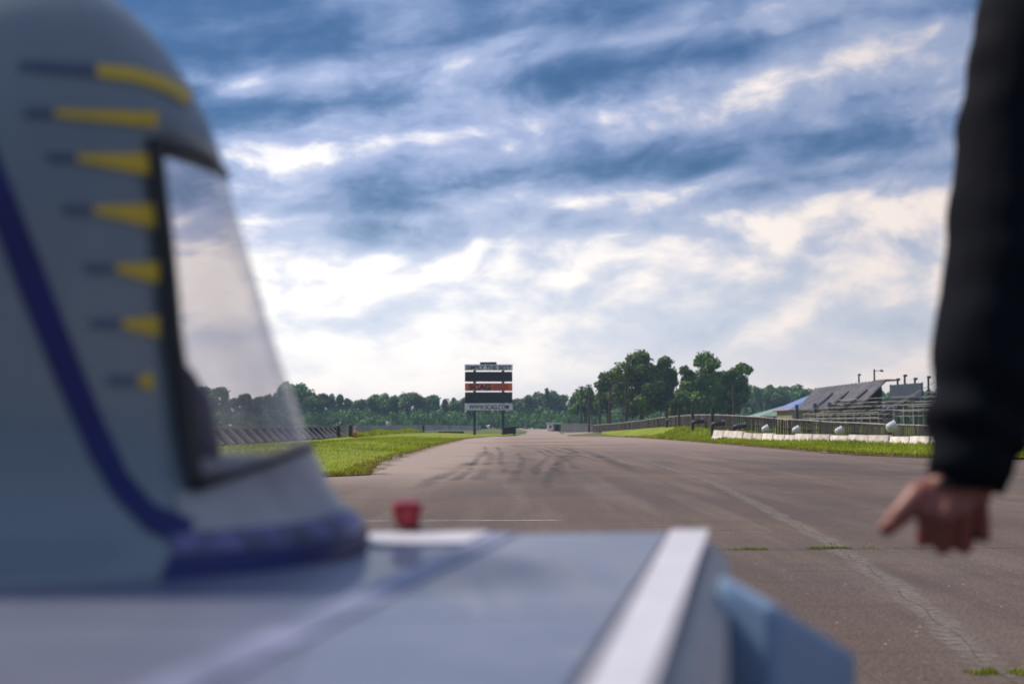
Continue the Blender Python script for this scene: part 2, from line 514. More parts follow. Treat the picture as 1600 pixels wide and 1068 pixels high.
def soil(name, ca, cb, cc, scale=0.25, stretch=(1, 1, 1)):
    m = bpy.data.materials.new(name)
    m.use_nodes = True
    t = NT(m.node_tree)
    b = t.n['Principled BSDF']
    v = t.mapping(t.node('ShaderNodeTexCoord').outputs['Object'], scale=stretch)
    n1 = t.noise(v, scale, 6, 0.6, 0.3)
    n2 = t.noise(v, scale * 14, 4, 0.65)
    c = t.mix(t.smooth(n1, 0.38, 0.62), ca, cb)
    c = t.mix(t.smooth(n2, 0.45, 0.7, 0, 0.7), c, cc)
    t.put(b.inputs['Base Color'], c)
    b.inputs['Roughness'].default_value = 0.9
    b.inputs['Specular IOR Level'].default_value = 0.15
    bn = t.node('ShaderNodeBump'); bn.inputs['Strength'].default_value = 0.6; bn.inputs['Distance'].default_value = 0.08
    t.put(bn.inputs['Height'], n2); t.put(b.inputs['Normal'], bn.outputs[0])
    return m
M['turf'] = soil('mown_turf', (0.14, 0.20, 0.010), (0.20, 0.235, 0.018), (0.23, 0.19, 0.04), 0.22, (1, 0.4, 1))
M['field'] = soil('far_field', (0.07, 0.10, 0.03), (0.12, 0.13, 0.045), (0.17, 0.15, 0.07), 0.03)
M['gravel'] = soil('pale_gravel', (0.27, 0.22, 0.20), (0.34, 0.27, 0.24), (0.22, 0.18, 0.165), 0.12)

def decal(name, col, lo, hi, scale, amount=0.85, stretch=(1, 1, 1), rough=0.7):
    m = bpy.data.materials.new(name)
    m.use_nodes = True
    t = NT(m.node_tree)
    b = t.n['Principled BSDF']
    v = t.mapping(t.node('ShaderNodeTexCoord').outputs['Object'], scale=stretch)
    n1 = t.noise(v, scale, 6, 0.7)
    b.inputs['Base Color'].default_value = tuple(col) + (1,)
    b.inputs['Roughness'].default_value = rough
    ea = t.node('ShaderNodeAttribute'); ea.attribute_name = 'edge'
    t.put(b.inputs['Alpha'], t.math('MULTIPLY', t.smooth(t.math('ADD', n1, t.math('MULTIPLY', t.math('SUBTRACT', ea.outputs['Fac'], 0.8), 0.16)), lo, hi, 0, amount), t.math('POWER', ea.outputs['Fac'], 0.6)))
    return m
M['tyre_mark'] = decal('tyre_rubber_mark', (0.045, 0.040, 0.040), 0.34, 0.70, 0.55, 0.42, (1, 0.5, 1))
M['joint_pale'] = decal('worn_joint', (0.25, 0.225, 0.20), 0.26, 0.76, 17.0, 0.72)
M['crack'] = decal('tarred_crack', (0.022, 0.020, 0.020), 0.30, 0.5, 3.0, 0.9)
M['paint_white'] = decal('worn_white_paint', (0.60, 0.57, 0.54), 0.42, 0.6, 3.0, 0.8, (1, 3, 1))

# ------------------------------------------------------------------ the ground
def bank(x, y):
    """height of the verges on both sides of the strip"""
    if x > 10.4:
        A = table([(36, 0.02), (60, 0.03), (78, 0.05), (86, 0.18), (96, 0.68), (108, 0.86), (122, 0.82), (150, 0.55), (200, 0.12), (240, 0.02)], y)
        return A * sstep(10.5, 13.2, x) * (1 - sstep(26, 60, x)) + 0.04 * mnoise.noise(Vector((x * .3, y * .2, 0)))*sstep(10.6, 12, x)
    if x < -3.0:
        return (0.10 - 0.12 * sstep(-8, -12, x) * sstep(130, 95, y)) * sstep(-3.2, -8, x) * (1 - sstep(-30, -60, x)) + 0.05 * mnoise.noise(Vector((x * .3, y * .15, 3))) * sstep(-3.1, -5, x)
    return 0.0

g = MB()
for i in range(14):
    for j in range(14):
        pass
GS = 1500
g.add([(-GS, -GS, -0.03), (GS, -GS, -0.03), (GS, GS, -0.03), (-GS, GS, -0.03)], [(0, 1, 2, 3)])
tag(g.build('ground', M['field']), kind='structure')

# asphalt: apron round the cars, then the strip running away
def sheet(name, poly, z, m):
    b = MB().add([(p[0], p[1], z) for p in poly], [tuple(range(len(poly)))])
    return tag(b.build(name, m), kind='structure')
tr_poly = [(-45, -40), (60, -40), (60, 38.6), (13.2, 38.4), (11.6, 40.2), (10.7, 44), (10.6, 60), (10.3, 90), (9.6, 112), (8.0, 120), (3.5, 127), (-1.5, 122), (-3.3, 100), (-3.4, 60), (-3.2, 36), (-2.8, 29), (-2.6, 26.2), (-3.3, 25.1), (-4.6, 24.7), (-45, 24.4)]
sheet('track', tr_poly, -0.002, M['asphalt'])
road_l = [onz(x, y) for x, y in ((700, 690), (760, 687), (800, 681.5), (822, 677), (824, 673), (806, 670), (752, 668.4), (690, 667.6))]
road_r = [onz(x, y) for x, y in ((960, 690), (905, 684), (880, 679), (872, 674), (872, 670), (868, 667.6), (862, 666.9), (690, 666.8))]
b = MB()
vs = [(p.x, p.y, -0.009) for p in road_l] + [(p.x, p.y, -0.009) for p in road_r]
k = len(road_l)
b.add(vs, [(i, i + 1, k + i + 1, k + i) for i in range(k - 1)])
tag(b.build('far_road', M['gravel']), kind='structure')
b = MB()
sp = [onz(x, y) for x, y in ((880, 680), (940, 674.5), (945, 673), (880, 676))]
b.add([(p.x, p.y, -0.013) for p in sp], [(0, 1, 2, 3)])
tag(b.build('side_path', M['gravel']), kind='structure')

def verge(name, x0, x1, y0, y1, inside, nx, ny):
    b = MB()
    xs = [lerp(x0, x1, (i / nx)) for i in range(nx + 1)]
    ys = [lerp(y0, y1, (j / ny) ** 1.5) for j in range(ny + 1)]
    for j in range(ny + 1):
        for i in range(nx + 1):
            x, y = inside(xs[i], ys[j], i / nx)
            b.v.append((x, y, bank(x, y) + 0.012))
    for j in range(ny):
        for i in range(nx):
            a = j * (nx + 1) + i
            b.f.append((a, a + 1, a + nx + 2, a + nx + 1))
    return tag(b.build(name, M['turf'], smooth=True), kind='structure')
def wob(y): return 0.18 * mnoise.noise(Vector((y * .5, 0, 5))) + 0.08 * mnoise.noise(Vector((y * 2.1, 0, 9)))
EDGE_L = [(24.6, -4.8), (25.2, -3.4), (26.4, -2.75), (29, -2.9), (36, -3.25), (60, -3.45), (100, -3.3), (118, -2.0), (140, 0.2), (160, 1.0)]
EDGE_R = [(38.2, 13.4), (40, 11.7), (44, 10.7), (60, 10.6), (90, 10.3), (112, 9.6), (130, 9.0), (160, 10.0), (220, 14)]
def in_l(x, y, f):
    e = table(EDGE_L, y) + wob(y)
    return lerp(-46, e, f ** 0.55), y
def in_r(x, y, f):
    e = table(EDGE_R, y) + wob(y + 40)
    return lerp(e, 62, f ** 2.2), y
verge('left_verge', 0, 1, 24.7, 160, in_l, 40, 60)
verge('right_verge', 0, 1, 38.4, 240, in_r, 50, 60)

# markings and joints in the paving (thin sheets above the asphalt)
def strip(name, pts, wid, z, m, soft=True):
    """a ribbon laid on the ground; the colour attribute 'edge' fades its two sides"""
    b = MB()
    n = len(pts)
    W5 = (-1.0, -.62, 0.0, .62, 1.0)
    for i, p in enumerate(pts):
        a = Vector(pts[max(0, i - 1)][:2]); c = Vector(pts[min(n - 1, i + 1)][:2])
        t = (c - a).normalized(); q = Vector((-t.y, t.x))
        ww = wid[i] if isinstance(wid, (list, tuple)) else wid
        for s in W5:
            b.v.append((p[0] + q.x * ww * s / 2, p[1] + q.y * ww * s / 2, z))
    b.f = [(5 * i + k, 5 * i + k + 1, 5 * i + k + 6, 5 * i + k + 5) for i in range(n - 1) for k in range(4)]
    o = b.build(name, m)
    at_ = o.data.attributes.new('edge', 'FLOAT', 'POINT')
    fade = lambda i: min(1.0, i / 4.0, (n - 1 - i) / 4.0) if soft and n > 9 else 1.0
    at_.data.foreach_set('value', [(0.0, .75, 1.0, .75, 0.0)[k] * fade(i) for i in range(n) for k in range(5)])
    return tag(o, kind='structure')
def dense(pts, step=0.6, jit=0.0, seed=0):
    out = []
    for a, c in zip(pts, pts[1:]):
        a, c = Vector(a), Vector(c)
        n = max(1, int((c - a).length / step))
        for i in range(n):
            out.append(a.lerp(c, i / n))
    out.append(Vector(pts[-1]))
    return [(p.x + jit * mnoise.noise(Vector((p.x * 1.7, p.y * 1.7, seed))), p.y + jit * mnoise.noise(Vector((p.x * 1.7, p.y * 1.7, seed + 7)))) for p in out]
seam = [onz(x, y) for x, y in ((1600, 1090), (1540, 1035), (1440, 950), (1360, 890), (1290, 843), (1200, 796), (1120, 757), (1050, 733), (985, 713), (940, 703))]
strip('lane_joint', dense([p.xy for p in seam], 0.2, 0.05), 0.21, 0.002, M['joint_pale'])
strip('lane_joint_crack', dense([p.xy for p in seam], 0.08, 0.04, 3), 0.004, 0.006, M['crack'])
cj = [onz(x, y) for x, y in ((600, 862), (900, 860), (1150, 858), (1330, 857), (1500, 856), (1900, 852))]
strip('cross_joint', dense([p.xy for p in cj], 0.2, 0.03, 5), 0.022, 0.002, M['crack'])
wl = [onz(x, y) for x, y in ((480, 813.5), (640, 813.2), (880, 812.5))]
strip('worn_line', dense([p.xy for p in wl], 0.3, 0.01), 0.09, 0.002, M['paint_white'])
wl = [onz(x, y) for x, y in ((880, 812.5), (1250, 817), (1330, 822))]
strip('cross_crack', dense([p.xy for p in wl], 0.2, 0.04, 8), 0.018, 0.002, M['crack'])
for k, (yy, x0, x1, ww) in enumerate(((691.5, 690, 960, 1.3), (696, 800, 1000, 0.6), (686.5, 760, 905, 1.4), (766, 1090, 1700, 0.03), (741, 560, 1200, 0.03), (742, 1180, 1700, 0.05))):
    p0, p1 = onz(x0, yy), onz(x1, yy - 2)
    strip('cross_crack', dense([p0.xy, p1.xy], 1.0, 0.25 if k < 3 else 0.08, k), ww, 0.0025 + 0.0006 * k, M['crack'])
# tyre marks swerving over the strip
tm = [((745, 752), (760, 728), (768, 712), (757, 703)), ((800, 757), (808, 735), (818, 718), (806, 706)), ((836, 745), (836, 732), (846, 722), (858, 712), (838, 703)),
      ((876, 748), (872, 730), (876, 716), (898, 706), (880, 698)), ((905, 735), (890, 722), (872, 712), (850, 702), (800, 696)), ((940, 722), (915, 714), (880, 706), (850, 697)),
      ((970, 728), (930, 712), (890, 703), (860, 696)), ((728, 742), (742, 722), (760, 706), (756, 696)), ((700, 756), (722, 742), (740, 722), (752, 706)),
      ((1000, 740), (950, 716), (915, 705), (880, 695)), ((790, 740), (780, 722), (784, 708), (775, 697)), ((850, 770), (856, 742), (872, 722), (905, 710), (890, 700)),
      ((640, 770), (668, 752), (705, 738), (735, 722))]
for k, pl in enumerate(tm):
    P = [onz(*q) for q in pl]
    pts = dense([p.xy for p in P], 0.5, 0.1, k)
    strip('tyre_mark', pts, [0.24 + 0.10 * mnoise.noise(Vector((i * .2, k, 0))) + 0.12 * (k % 3 == 0) for i in range(len(pts))], 0.008 + 0.0012 * k, M['tyre_mark'])

# sandy soil spilling over the edges of the verges
M['soil'] = decal('sandy_soil', (0.27, 0.20, 0.145), 0.40, 0.60, 1.6, 0.9)
strip('soil_edge', [(table(EDGE_L, y) + wob(y), y) for y in [25.3 + .5 * i for i in range(180)]], [0.7 + .7 * mnoise.noise(Vector((i * .23, 0, 0))) for i in range(180)], 0.026, M['soil'])
strip('soil_edge', [(x, 24.72 + .05 * math.sin(x * 3)) for x in [-4.3 - .3 * i for i in range(30)]], 0.5, 0.026, M['soil'])
strip('soil_edge', [(table(EDGE_R, y) + wob(y + 40), y) for y in [39 + .6 * i for i in range(130)]], [0.8 + .8 * mnoise.noise(Vector((i * .23, 5, 0))) for i in range(130)], 0.03, M['soil'])

# ------------------------------------------------------------------ grass blades (stuff)
def blades(name, n, sampler, hmin, hmax, m, wscale=1.0):
    P = np.array([sampler() for _ in range(n)], dtype=np.float32)
    h = nrg.uniform(hmin, hmax, n).astype(np.float32) * P[:, 3]
    a = nrg.uniform(0, 2 * np.pi, n)
    wd = h * nrg.uniform(0.10, 0.22, n) * wscale
    lean = h[:, None] * nrg.uniform(-0.45, 0.45, (n, 2))
    v = np.zeros((n, 3, 3), dtype=np.float32)
    v[:, 0] = P[:, :3]; v[:, 1] = P[:, :3]; v[:, 2] = P[:, :3]
    v[:, 0, 0] -= np.cos(a) * wd; v[:, 0, 1] -= np.sin(a) * wd
    v[:, 1, 0] += np.cos(a) * wd; v[:, 1, 1] += np.sin(a) * wd
    v[:, 2, 0] += lean[:, 0]; v[:, 2, 1] += lean[:, 1]; v[:, 2, 2] += h
    return tag(np_mesh(name, v, 3, m), kind='stuff')
def clump(x, y): return 0.65 + 0.9 * max(0, mnoise.noise(Vector((x * .35, y * .12, 2)))) + 0.5 * max(0, mnoise.noise(Vector((x * 1.7, y * .8, 4))))
def samp_left():
    y = 24.8 + 75 * rng.random() ** 2.0
    e = table(EDGE_L, y) + wob(y)
    x = e - (14 if y < 50 else (9 if y < 70 else 7)) * rng.random() ** 1.2
    return (x, y, bank(x, y), clump(x, y) * (1.0 + 0.010 * (y - 25)))
def samp_right():
    y = 38.5 + 70 * rng.random() ** 1.6
    e = table(EDGE_R, y) + wob(y + 40)
    lim = 5 + max(0, 70 - y) * 0.7
    x = e + lim * rng.random() ** 1.1
    return (x, y, bank(x, y), clump(x, y) * (1.0 + 0.008 * (y - 38)))
blades('grass', 42000, samp_left, 0.03, 0.10, M['blade'])
blades('grass', 46000, samp_right, 0.06, 0.20, M['blade'])
def samp_edge_l():
    y = 24.8 + 90 * rng.random() ** 2
    e = table(EDGE_L, y) + wob(y)
    x = e - 0.5 * rng.random() ** 2 + 0.05
    return (x, y, 0.0, 1.0)
def samp_edge_r():
    y = 38.5 + 80 * rng.random() ** 2
    e = table(EDGE_R, y) + wob(y + 40)
    x = e + 0.6 * rng.random() ** 2 - 0.05
    return (x, y, 0.0, 1.2)
blades('verge_grass', 5000, samp_edge_l, 0.03, 0.10, M['blade_dry'])
blades('verge_grass', 5000, samp_edge_r, 0.04, 0.12, M['blade_dry'])
def samp_wall():
    y = 112 + 70 * rng.random() ** 1.3
    x = -12.9 + rng.random() ** 2 * 1.6
    return (x, y, bank(x, y), clump(x, y * 2) * 1.3)
blades('tall_grass', 9000, samp_wall, 0.12, 0.42, M['blade'])
def samp_front_wall():
    t = rng.random()
    p = at(lerp(1120, 1640, t), 690, lerp(82, 54, t) - 0.4 - 2.0 * rng.random() ** 2)
    return (p.x, p.y, bank(p.x, p.y), clump(p.x * 2, p.y * 2))
blades('tall_grass', 9000, samp_front_wall, 0.10, 0.34, M['blade'])
# weeds in the joints
def samp_weed():
    r = rng.random()
    if r < 0.42: x, y = rng.uniform(1262, 1328), 856.5
    elif r < 0.62: x, y = rng.uniform(1140, 1200), 858
    elif r < 0.70: x, y = rng.uniform(1330, 1500), 856
    elif r < 0.78: x, y = rng.choice(((1282, 843), (1300, 850), (1132, 772), (1146, 780), (1510, 1050), (1575, 1048), (1540, 1050)))
    else: x, y = rng.choice((1526, 1548, 1590)) + rng.gauss(0, 5), 1051
    p = onz(x, y)
    return (p.x + rng.gauss(0, .012), p.y + rng.gauss(0, .03), 0.0, 1.0)
blades('joint_weeds', 900, samp_weed, 0.008, 0.022, M['blade'], 1.3)
def samp_debris():
    x, y = onz(rng.uniform(530, 1600), 690 + 200 * rng.random()).xy
    return (x, y, 0.002, 1.0)
def samp_flower():
    y = rng.uniform(29, 38); x = -4.0 - rng.random() * 1.6 - (y - 29) * .12
    return (x, y, bank(x, y) + 0.05, 1.0)
blades('dandelions', 260, samp_flower, 0.02, 0.04, M['weed_yellow'], 3)

# ------------------------------------------------------------------ trees
def crown_faces(blobs, n, size, flat=0.8, seed=0):
    r = np.random.default_rng(seed)
    wts = np.array([b[3] ** 2 for b in blobs]); wts = wts / wts.sum()
    idx = r.choice(len(blobs), n, p=wts)
    B = np.array(blobs, dtype=np.float64)[idx]
    d = r.normal(size=(n, 3)); d /= np.linalg.norm(d, axis=1)[:, None]
    # sub-clumps on each lobe
    rad = B[:, 3] * (0.55 + 0.5 * r.random(n) ** 0.6)
    lump = np.sin(d[:, 0] * 5 + B[:, 0] * 3) * np.sin(d[:, 1] * 5 + B[:, 1] * 3) * np.sin(d[:, 2] * 6 + B[:, 2] * 2)
    rad *= 1 + 0.28 * lump
    P = B[:, :3] + d * rad[:, None] * np.array([1, 1, flat])
    nrm = d + r.normal(size=(n, 3)) * 0.55; nrm[:, 2] += 0.25
    nrm /= np.linalg.norm(nrm, axis=1)[:, None]
    ref = r.normal(size=(n, 3))
    a = np.cross(nrm, ref); a /= np.linalg.norm(a, axis=1)[:, None]
    bb = np.cross(nrm, a)
    s = size * r.uniform(0.55, 1.35, n)[:, None]
    v = np.stack([P - a * s, P - bb * s * .7, P + a * s, P + bb * s * .7], axis=1)
    return v
def make_tree(name, label, cat, blobs, trunk, n, size, m, seed, group, limbs=()):
    root = empty(name)
    tag(root, label, cat, group)
    np_mesh('crown', crown_faces(blobs, n, size, 0.85, seed), 4, m, root)
    b = MB()
    b.tube(trunk[0], trunk[1], 8)
    for pts, rr in limbs: b.tube(pts, rr, 6)
    b.build('trunk', M['bark'], root, True)
    return root
def limb_set(blobs, h0, r0, seed):
    rr = random.Random(seed)
    out = []
    for bx, by, bz, br in blobs[::2]:
        p0 = Vector((0, 0, h0 * rr.uniform(.7, 1.1)))
        p2 = Vector((bx, by, bz - br * .2))
        p1 = p0.lerp(p2, .5) + Vector((0, 0, rr.uniform(-.3, .6)))
        out.append(([p0, p1, p2], [r0 * .55, r0 * .38, r0 * .12]))
    return out
def proto_blobs(kind, seed):
    rr = random.Random(seed)
    bl = []
    if kind == 'round':          # unit tree: 10 m tall
        for i in range(20):
            a = rr.uniform(0, 6.28); q = rr.random() ** .5
            z = rr.uniform(1.5, 8.7)
            rad = 3.4 * math.sqrt(max(.08, 1 - ((z - 5.6) / 4.2) ** 2)) * q
            bl.append((rad * math.cos(a), rad * math.sin(a), z, rr.uniform(1.0, 1.75)))
    elif kind == 'tall':
        for i in range(14):
            a = rr.uniform(0, 6.28); z = 1.8 + 7.4 * i / 13
            rad = rr.random() * 1.5 * (1.15 - z / 11)
            bl.append((rad * math.cos(a), rad * math.sin(a), z, rr.uniform(.85, 1.5) * (1.3 - z / 14)))
    else:                        # conifer
        for i in range(16):
            z = 1.2 + 8.4 * i / 15
            q = (10 - z) / 9
            for k in range(2):
                a = rr.uniform(0, 6.28)
                bl.append((1.5 * q * math.cos(a), 1.5 * q * math.sin(a), z, .35 + .95 * q))
    return bl
protos = []
for i, kind in enumerate(('round', 'tall', 'round', 'conifer', 'round', 'tall', 'round')):
    bl = proto_blobs(kind, 20 + i)
    lab = {'round': 'broad round-topped tree in the hazy wood beyond the end of the strip', 'tall': 'narrow upright tree in the hazy wood beyond the end of the strip',
           'conifer': 'pointed dark conifer in the hazy wood beyond the end of the strip'}[kind]
    t = make_tree('far_tree', lab, 'tree', bl, ([(0, 0, -0.3), (0.1, 0, 3), (0, .1, 8)], [.26, .2, .05]), 3800, 0.34, M['leaf_far'], 40 + i, 'trees of the far wood', limb_set(bl, 3, .22, i))
    protos.append([t, False, lab, kind])
def put_tree(k, loc, sc, sx=1.0, rz=0.0, label=None):
    t, used, lab, kind = protos[k]
    if not used:
        protos[k][1] = True
        o = t
    else:
        o = copy_tree(t)
    o.location = loc
    o.scale = (sc * sx, sc * sx, sc)
    o.rotation_euler = (0, 0, rz)
    if label: o['label'] = label
    else: o['label'] = lab
    return o
# skyline of the wood as the photo shows it: (px, py of the tops)
sky_tab = [(-900, 612), (0, 612), (300, 606), (330, 600), (360, 612), (400, 618), (430, 614), (446, 596), (458, 592), (468, 606), (480, 617), (500, 613), (530, 617), (556, 625), (575, 620), (600, 616), (622, 617), (648, 609), (670, 618), (690, 625), (712, 619), (745, 616), (790, 622), (812, 618), (838, 615), (858, 606), (872, 607), (886, 622), (905, 614), (930, 612), (1000, 606), (1100, 604), (1165, 600), (1180, 607), (1200, 598), (1222, 606), (1240, 601), (1260, 612), (1300, 612), (1700, 606), (2400, 610)]
special = {456: 'taller tree of the far wood rising just right of the clear canopy screen', 648: 'peaked tree of the far wood midway between the canopy and the sign', 866: 'tree of the far wood standing proud above the bend of the far road', 1200: 'tree of the far wood between the leaning-limb tree and the blue roof'}
x = -380.0
cnt = 0
while x < 1800:
    far = cnt % 3
    Y = 430 + far * 34 + rng.uniform(-8, 8)
    top = table(sky_tab, x) + rng.uniform(-2, 3) + (0, 1.0, -0.5)[far]
    p = at(x, top, Y)
    H = p.z + 0.2
    kind = rng.randrange(7)
    if protos[kind][3] == 'conifer' and rng.random() < .5: kind = rng.randrange(3)
    lab_ = None
    for q_, l_ in list(special.items()):
        if far == 0 and abs(x - q_) < 22:
            lab_ = l_; del special[q_]; break
    put_tree(kind, (p.x, Y, 0), H / 9.9, rng.uniform(.85, 1.15), rng.uniform(0, 6.28), lab_)
    x += rng.uniform(9, 15) * (1.0 if 380 < x < 960 or 1140 < x < 1290 else 1.6)
    cnt += 1
# understorey in front of the wood, read as one mass
def samp_under():
    p = at(rng.uniform(-600, 1700), 664, rng.uniform(405, 424))
    return (p.x, p.y, 0)
U = []
for i in range(700):
    q = samp_under()
    U.append((q[0], q[1], rng.uniform(.3, 4.2), rng.uniform(1.4, 2.6)))
for i in range(420):
    p = at(rng.uniform(-450, 1850), 664, rng.uniform(512, 528))
    U.append((p.x, p.y, rng.uniform(2.0, 7.5), rng.uniform(2.2, 3.4)))
tag(np_mesh('undergrowth', crown_faces(U, 84000, 0.46, 0.9, 77), 4, M['leaf_far']), kind='stuff')

# the big oaks to the right of the strip: lobes placed where the photo shows them
def big_tree(name, label, lobes, Y, base_px, n, seed, size=0.26, group='big trees beside the strip'):
    base = at(base_px, 660, Y); base.z = 0
    bl = []
    rr = random.Random(seed)
    for px_, py_, rpx in lobes:
        p = at(px_, py_, Y + rr.uniform(-2.0, 2.0))
        r = rpx * Y / FPX
        bl.append((p.x - base.x, p.y - base.y, p.z, r))
        for k in range(3):
            a = rr.uniform(0, 6.28)
            bl.append((p.x - base.x + r * .8 * math.cos(a), p.y - base.y + r * 1.0 * math.sin(a), p.z + r * rr.uniform(-.5, .35), r * rr.uniform(.45, .7)))
    top = max(q[2] for q in bl)
    root = make_tree(name, label, 'tree', bl, ([(0, 0, -.3), (.1, 0, top * .3), (.2, .1, top * .6), (.1, 0, top * .9)], [.42, .34, .2, .06]), n, size, M['leaf_oak'], seed, group, limb_set(bl[::3], top * .3, .36, seed))
    root.location = base
    return root
big_tree('oak_tree', 'tallest broad dark green tree right of the strip', [(1000, 562, 17), (975, 580, 18), (1010, 585, 22), (985, 605, 22), (1020, 610, 22), (968, 618, 14), (1000, 630, 20), (1030, 630, 14), (985, 640, 12)], 236, 1002, 12000, 101)
big_tree('oak_tree', 'narrow-topped tree against the right flank of the tallest tree', [(1040, 566, 11), (1044, 586, 14), (1038, 605, 15), (1046, 622, 12), (1050, 598, 10)], 240, 1040, 5500, 102)
big_tree('oak_tree', 'tree with a separate flat tuft high above its dense crown', [(1104, 560, 13), (1092, 566, 9), (1116, 568, 10), (1106, 576, 8), (1098, 588, 15), (1112, 590, 12), (1085, 600, 18), (1108, 606, 18), (1075, 622, 18), (1100, 630, 22), (1070, 578, 9), (1078, 588, 10), (1072, 640, 10), (1122, 634, 14)], 232, 1098, 9500, 103)
big_tree('oak_tree', 'tree with a leaning limb of leaves reaching out to the right', [(1160, 575, 10), (1168, 578, 8), (1150, 583, 10), (1154, 592, 10), (1136, 592, 15), (1132, 612, 18), (1150, 622, 16), (1140, 634, 14), (1158, 606, 12)], 238, 1140, 7000, 104)
big_tree('oak_tree', 'slimmer ragged tree left of the tallest tree', [(948, 590, 11), (940, 600, 9), (952, 606, 13), (946, 622, 12), (960, 592, 9), (938, 634, 8)], 250, 950, 4200, 105)
big_tree('oak_tree', 'low pale tree at the left end of the tree group', [(905, 618, 10), (918, 612, 9), (912, 632, 11), (925, 626, 10), (930, 640, 10), (900, 640, 8)], 300, 914, 3600, 106, 0.32)
big_tree('oak_tree', 'small light green tree low in front of the dense crowns', [(1058, 632, 9), (1052, 642, 8), (1064, 644, 8)], 205, 1058, 1600, 107, 0.2)

# ------------------------------------------------------------------ billboard
YB = 143.0
bc = at(763, 679, YB)
bill = empty('billboard', (bc.x, YB, 0))
tag(bill, 'tall sponsor sign of stacked white, black and orange panels on two posts', 'billboard')
def bpart(name, x0, y0, x1, y1, m, depth=0.28, dy=0.0):
    a, c = at(x0, y0, YB), at(x1, y1, YB)
    return MB().box(((a.x + c.x) / 2 - bc.x, dy, (a.z + c.z) / 2), (abs(c.x - a.x), depth, abs(a.z - c.z)), bev=0.03).build(name, m, bill)
def add_text(txt, x0, y0, x1, y1, m, parent, bold=0.012, dy=-0.16, name='lettering'):
    cu = bpy.data.curves.new(name, 'FONT')
    cu.body = txt
    cu.align_x = 'CENTER'; cu.align_y = 'CENTER'
    cu.size = 1.0; cu.offset = bold; cu.extrude = 0.01
    o = bpy.data.objects.new(name, cu)
    COL.objects.link(o)
    C.view_layer.update()
    dg = C.evaluated_depsgraph_get()
    me = bpy.data.meshes.new_from_object(o.evaluated_get(dg))
    bpy.data.objects.remove(o)
    a, c = at(x0, y0, YB), at(x1, y1, YB)
    xs = [v.co.x for v in me.vertices]; ys = [v.co.y for v in me.vertices]
    sx = (c.x - a.x) / (max(xs) - min(xs)); sy = (a.z - c.z) / (max(ys) - min(ys))
    cx, cy = (max(xs) + min(xs)) / 2, (max(ys) + min(ys)) / 2
    for v in me.vertices:
        X, Yv, Z = v.co
        v.co = ((X - cx) * sx + (a.x + c.x) / 2 - bc.x, dy - Z * .5, (Yv - cy) * sy + (a.z + c.z) / 2)
    me.materials.clear(); me.materials.append(m)
    o = bpy.data.objects.new(name, me)
    COL.objects.link(o)
    o.parent = parent
    return o
bpart('cap_box', 750, 565.5, 776, 569, M['post_dark'], .3)
ph = bpart('panel', 726, 569, 801, 578.5, M['board_white'])
bpart('panel', 726.5, 580.5, 800.5, 596, M['board_black'])
po = bpart('panel', 726.5, 598.3, 800.5, 610.3, M['board_orange'])
bpart('panel', 726.5, 612.3, 800.5, 629, M['board_black'])
pf = bpart('panel', 726.5, 630, 801, 640.5, M['board_white'])
add_text('SIMPLY THE BEST', 728.5, 570.8, 798.5, 577.2, M['ink'], ph, 0.02)
add_text('SCAG', 733, 599.6, 767, 609.2, M['ink'], po, 0.045)
add_text('POWER', 772, 599.8, 794, 604.2, M['ink_red'], po, 0.03)
add_text('EQUIPMENT', 771, 605.2, 795, 608.8, M['ink_red'], po, 0.03)
add_text('WWW.SCAG.COM', 733, 632, 795, 639, M['ink'], pf, 0.02)
for xx in (741.5, 786):
    p = at(xx, 640, YB); top = at(xx, 570, YB).z
    b = MB().box((p.x - bc.x, .30, top / 2 - .1), (.26, .3, top + .2), bev=.02)
    b.build('post', M['post_dark'], bill)
# dark box against the right hand post
p = at(795.5, 677.6, 141)
crate = empty('equipment_box', (p.x, 141, 0), R(4))
tag(crate, 'dark slatted box standing on the grass at the right post of the sign', 'box')
MB().box((0, 0, .40), (1.3, .7, .62), rot=Matrix.Rotation(R(-4), 3, 'Y'), bev=.03).build('body', M['board_black'], crate)
MB().box((0, 0, .755), (1.4, .8, .06), rot=Matrix.Rotation(R(-4), 3, 'Y'), bev=.02).build('lid', M['post_dark'], crate)
for s in (-1, 1): MB().box((s * .5, 0, .06), (.12, .6, .14)).build('foot', M['wood'], crate)

# ------------------------------------------------------------------ barriers
def jersey(L, h, name, label, m, group):
    prof = [(-.30, 0), (-.30, .08), (-.17, .30), (-.10, h), (.10, h), (.17, .30), (.30, .08), (.30, 0)]
    b = MB()
    n = len(prof)
    xs = (-L / 2, -L / 2 + .03, L / 2 - .03, L / 2)
    for i, x_ in enumerate(xs):
        k = .9 if i in (0, 3) else 1
        for (y_, z_) in prof: b.v.append((x_, y_ * k, z_ * (.985 if i in (0, 3) else 1)))
    for i in range(3):
        for j in range(n - 1):
            b.f.append((i * n + j, i * n + j + 1, (i + 1) * n + j + 1, (i + 1) * n + j))
        b.f.append((i * n + n - 1, i * n, (i + 1) * n, (i + 1) * n + n - 1))
    b.f += [tuple(range(n)), tuple(range(4 * n - 1, 3 * n - 1, -1))]
    o = b.build(name, m)
    tag(o, label, 'barrier', group)
    return o
def walk(pts, step):
    """points and headings every step along a polyline"""
    out = []
    d = 0.0; nxt = step / 2
    for a, c in zip(pts, pts[1:]):
        L = (c.xy - a.xy).length
        while nxt <= d + L:
            t = (nxt - d) / L
            out.append((a.lerp(c, t), math.atan2(c.y - a.y, c.x - a.x), math.atan2(c.z - a.z, L)))
            nxt += step
        d += L
    return out
bpath = [at(px_, yt, Y) for px_, Y, yt in ((1117, 84, 671.5), (1140, 82, 673), (1180, 78, 676.5), (1250, 72, 678.5), (1330, 68, 679.5), (1400, 65, 680.5), (1470, 62, 682), (1600, 56, 686), (1740, 51, 689))]
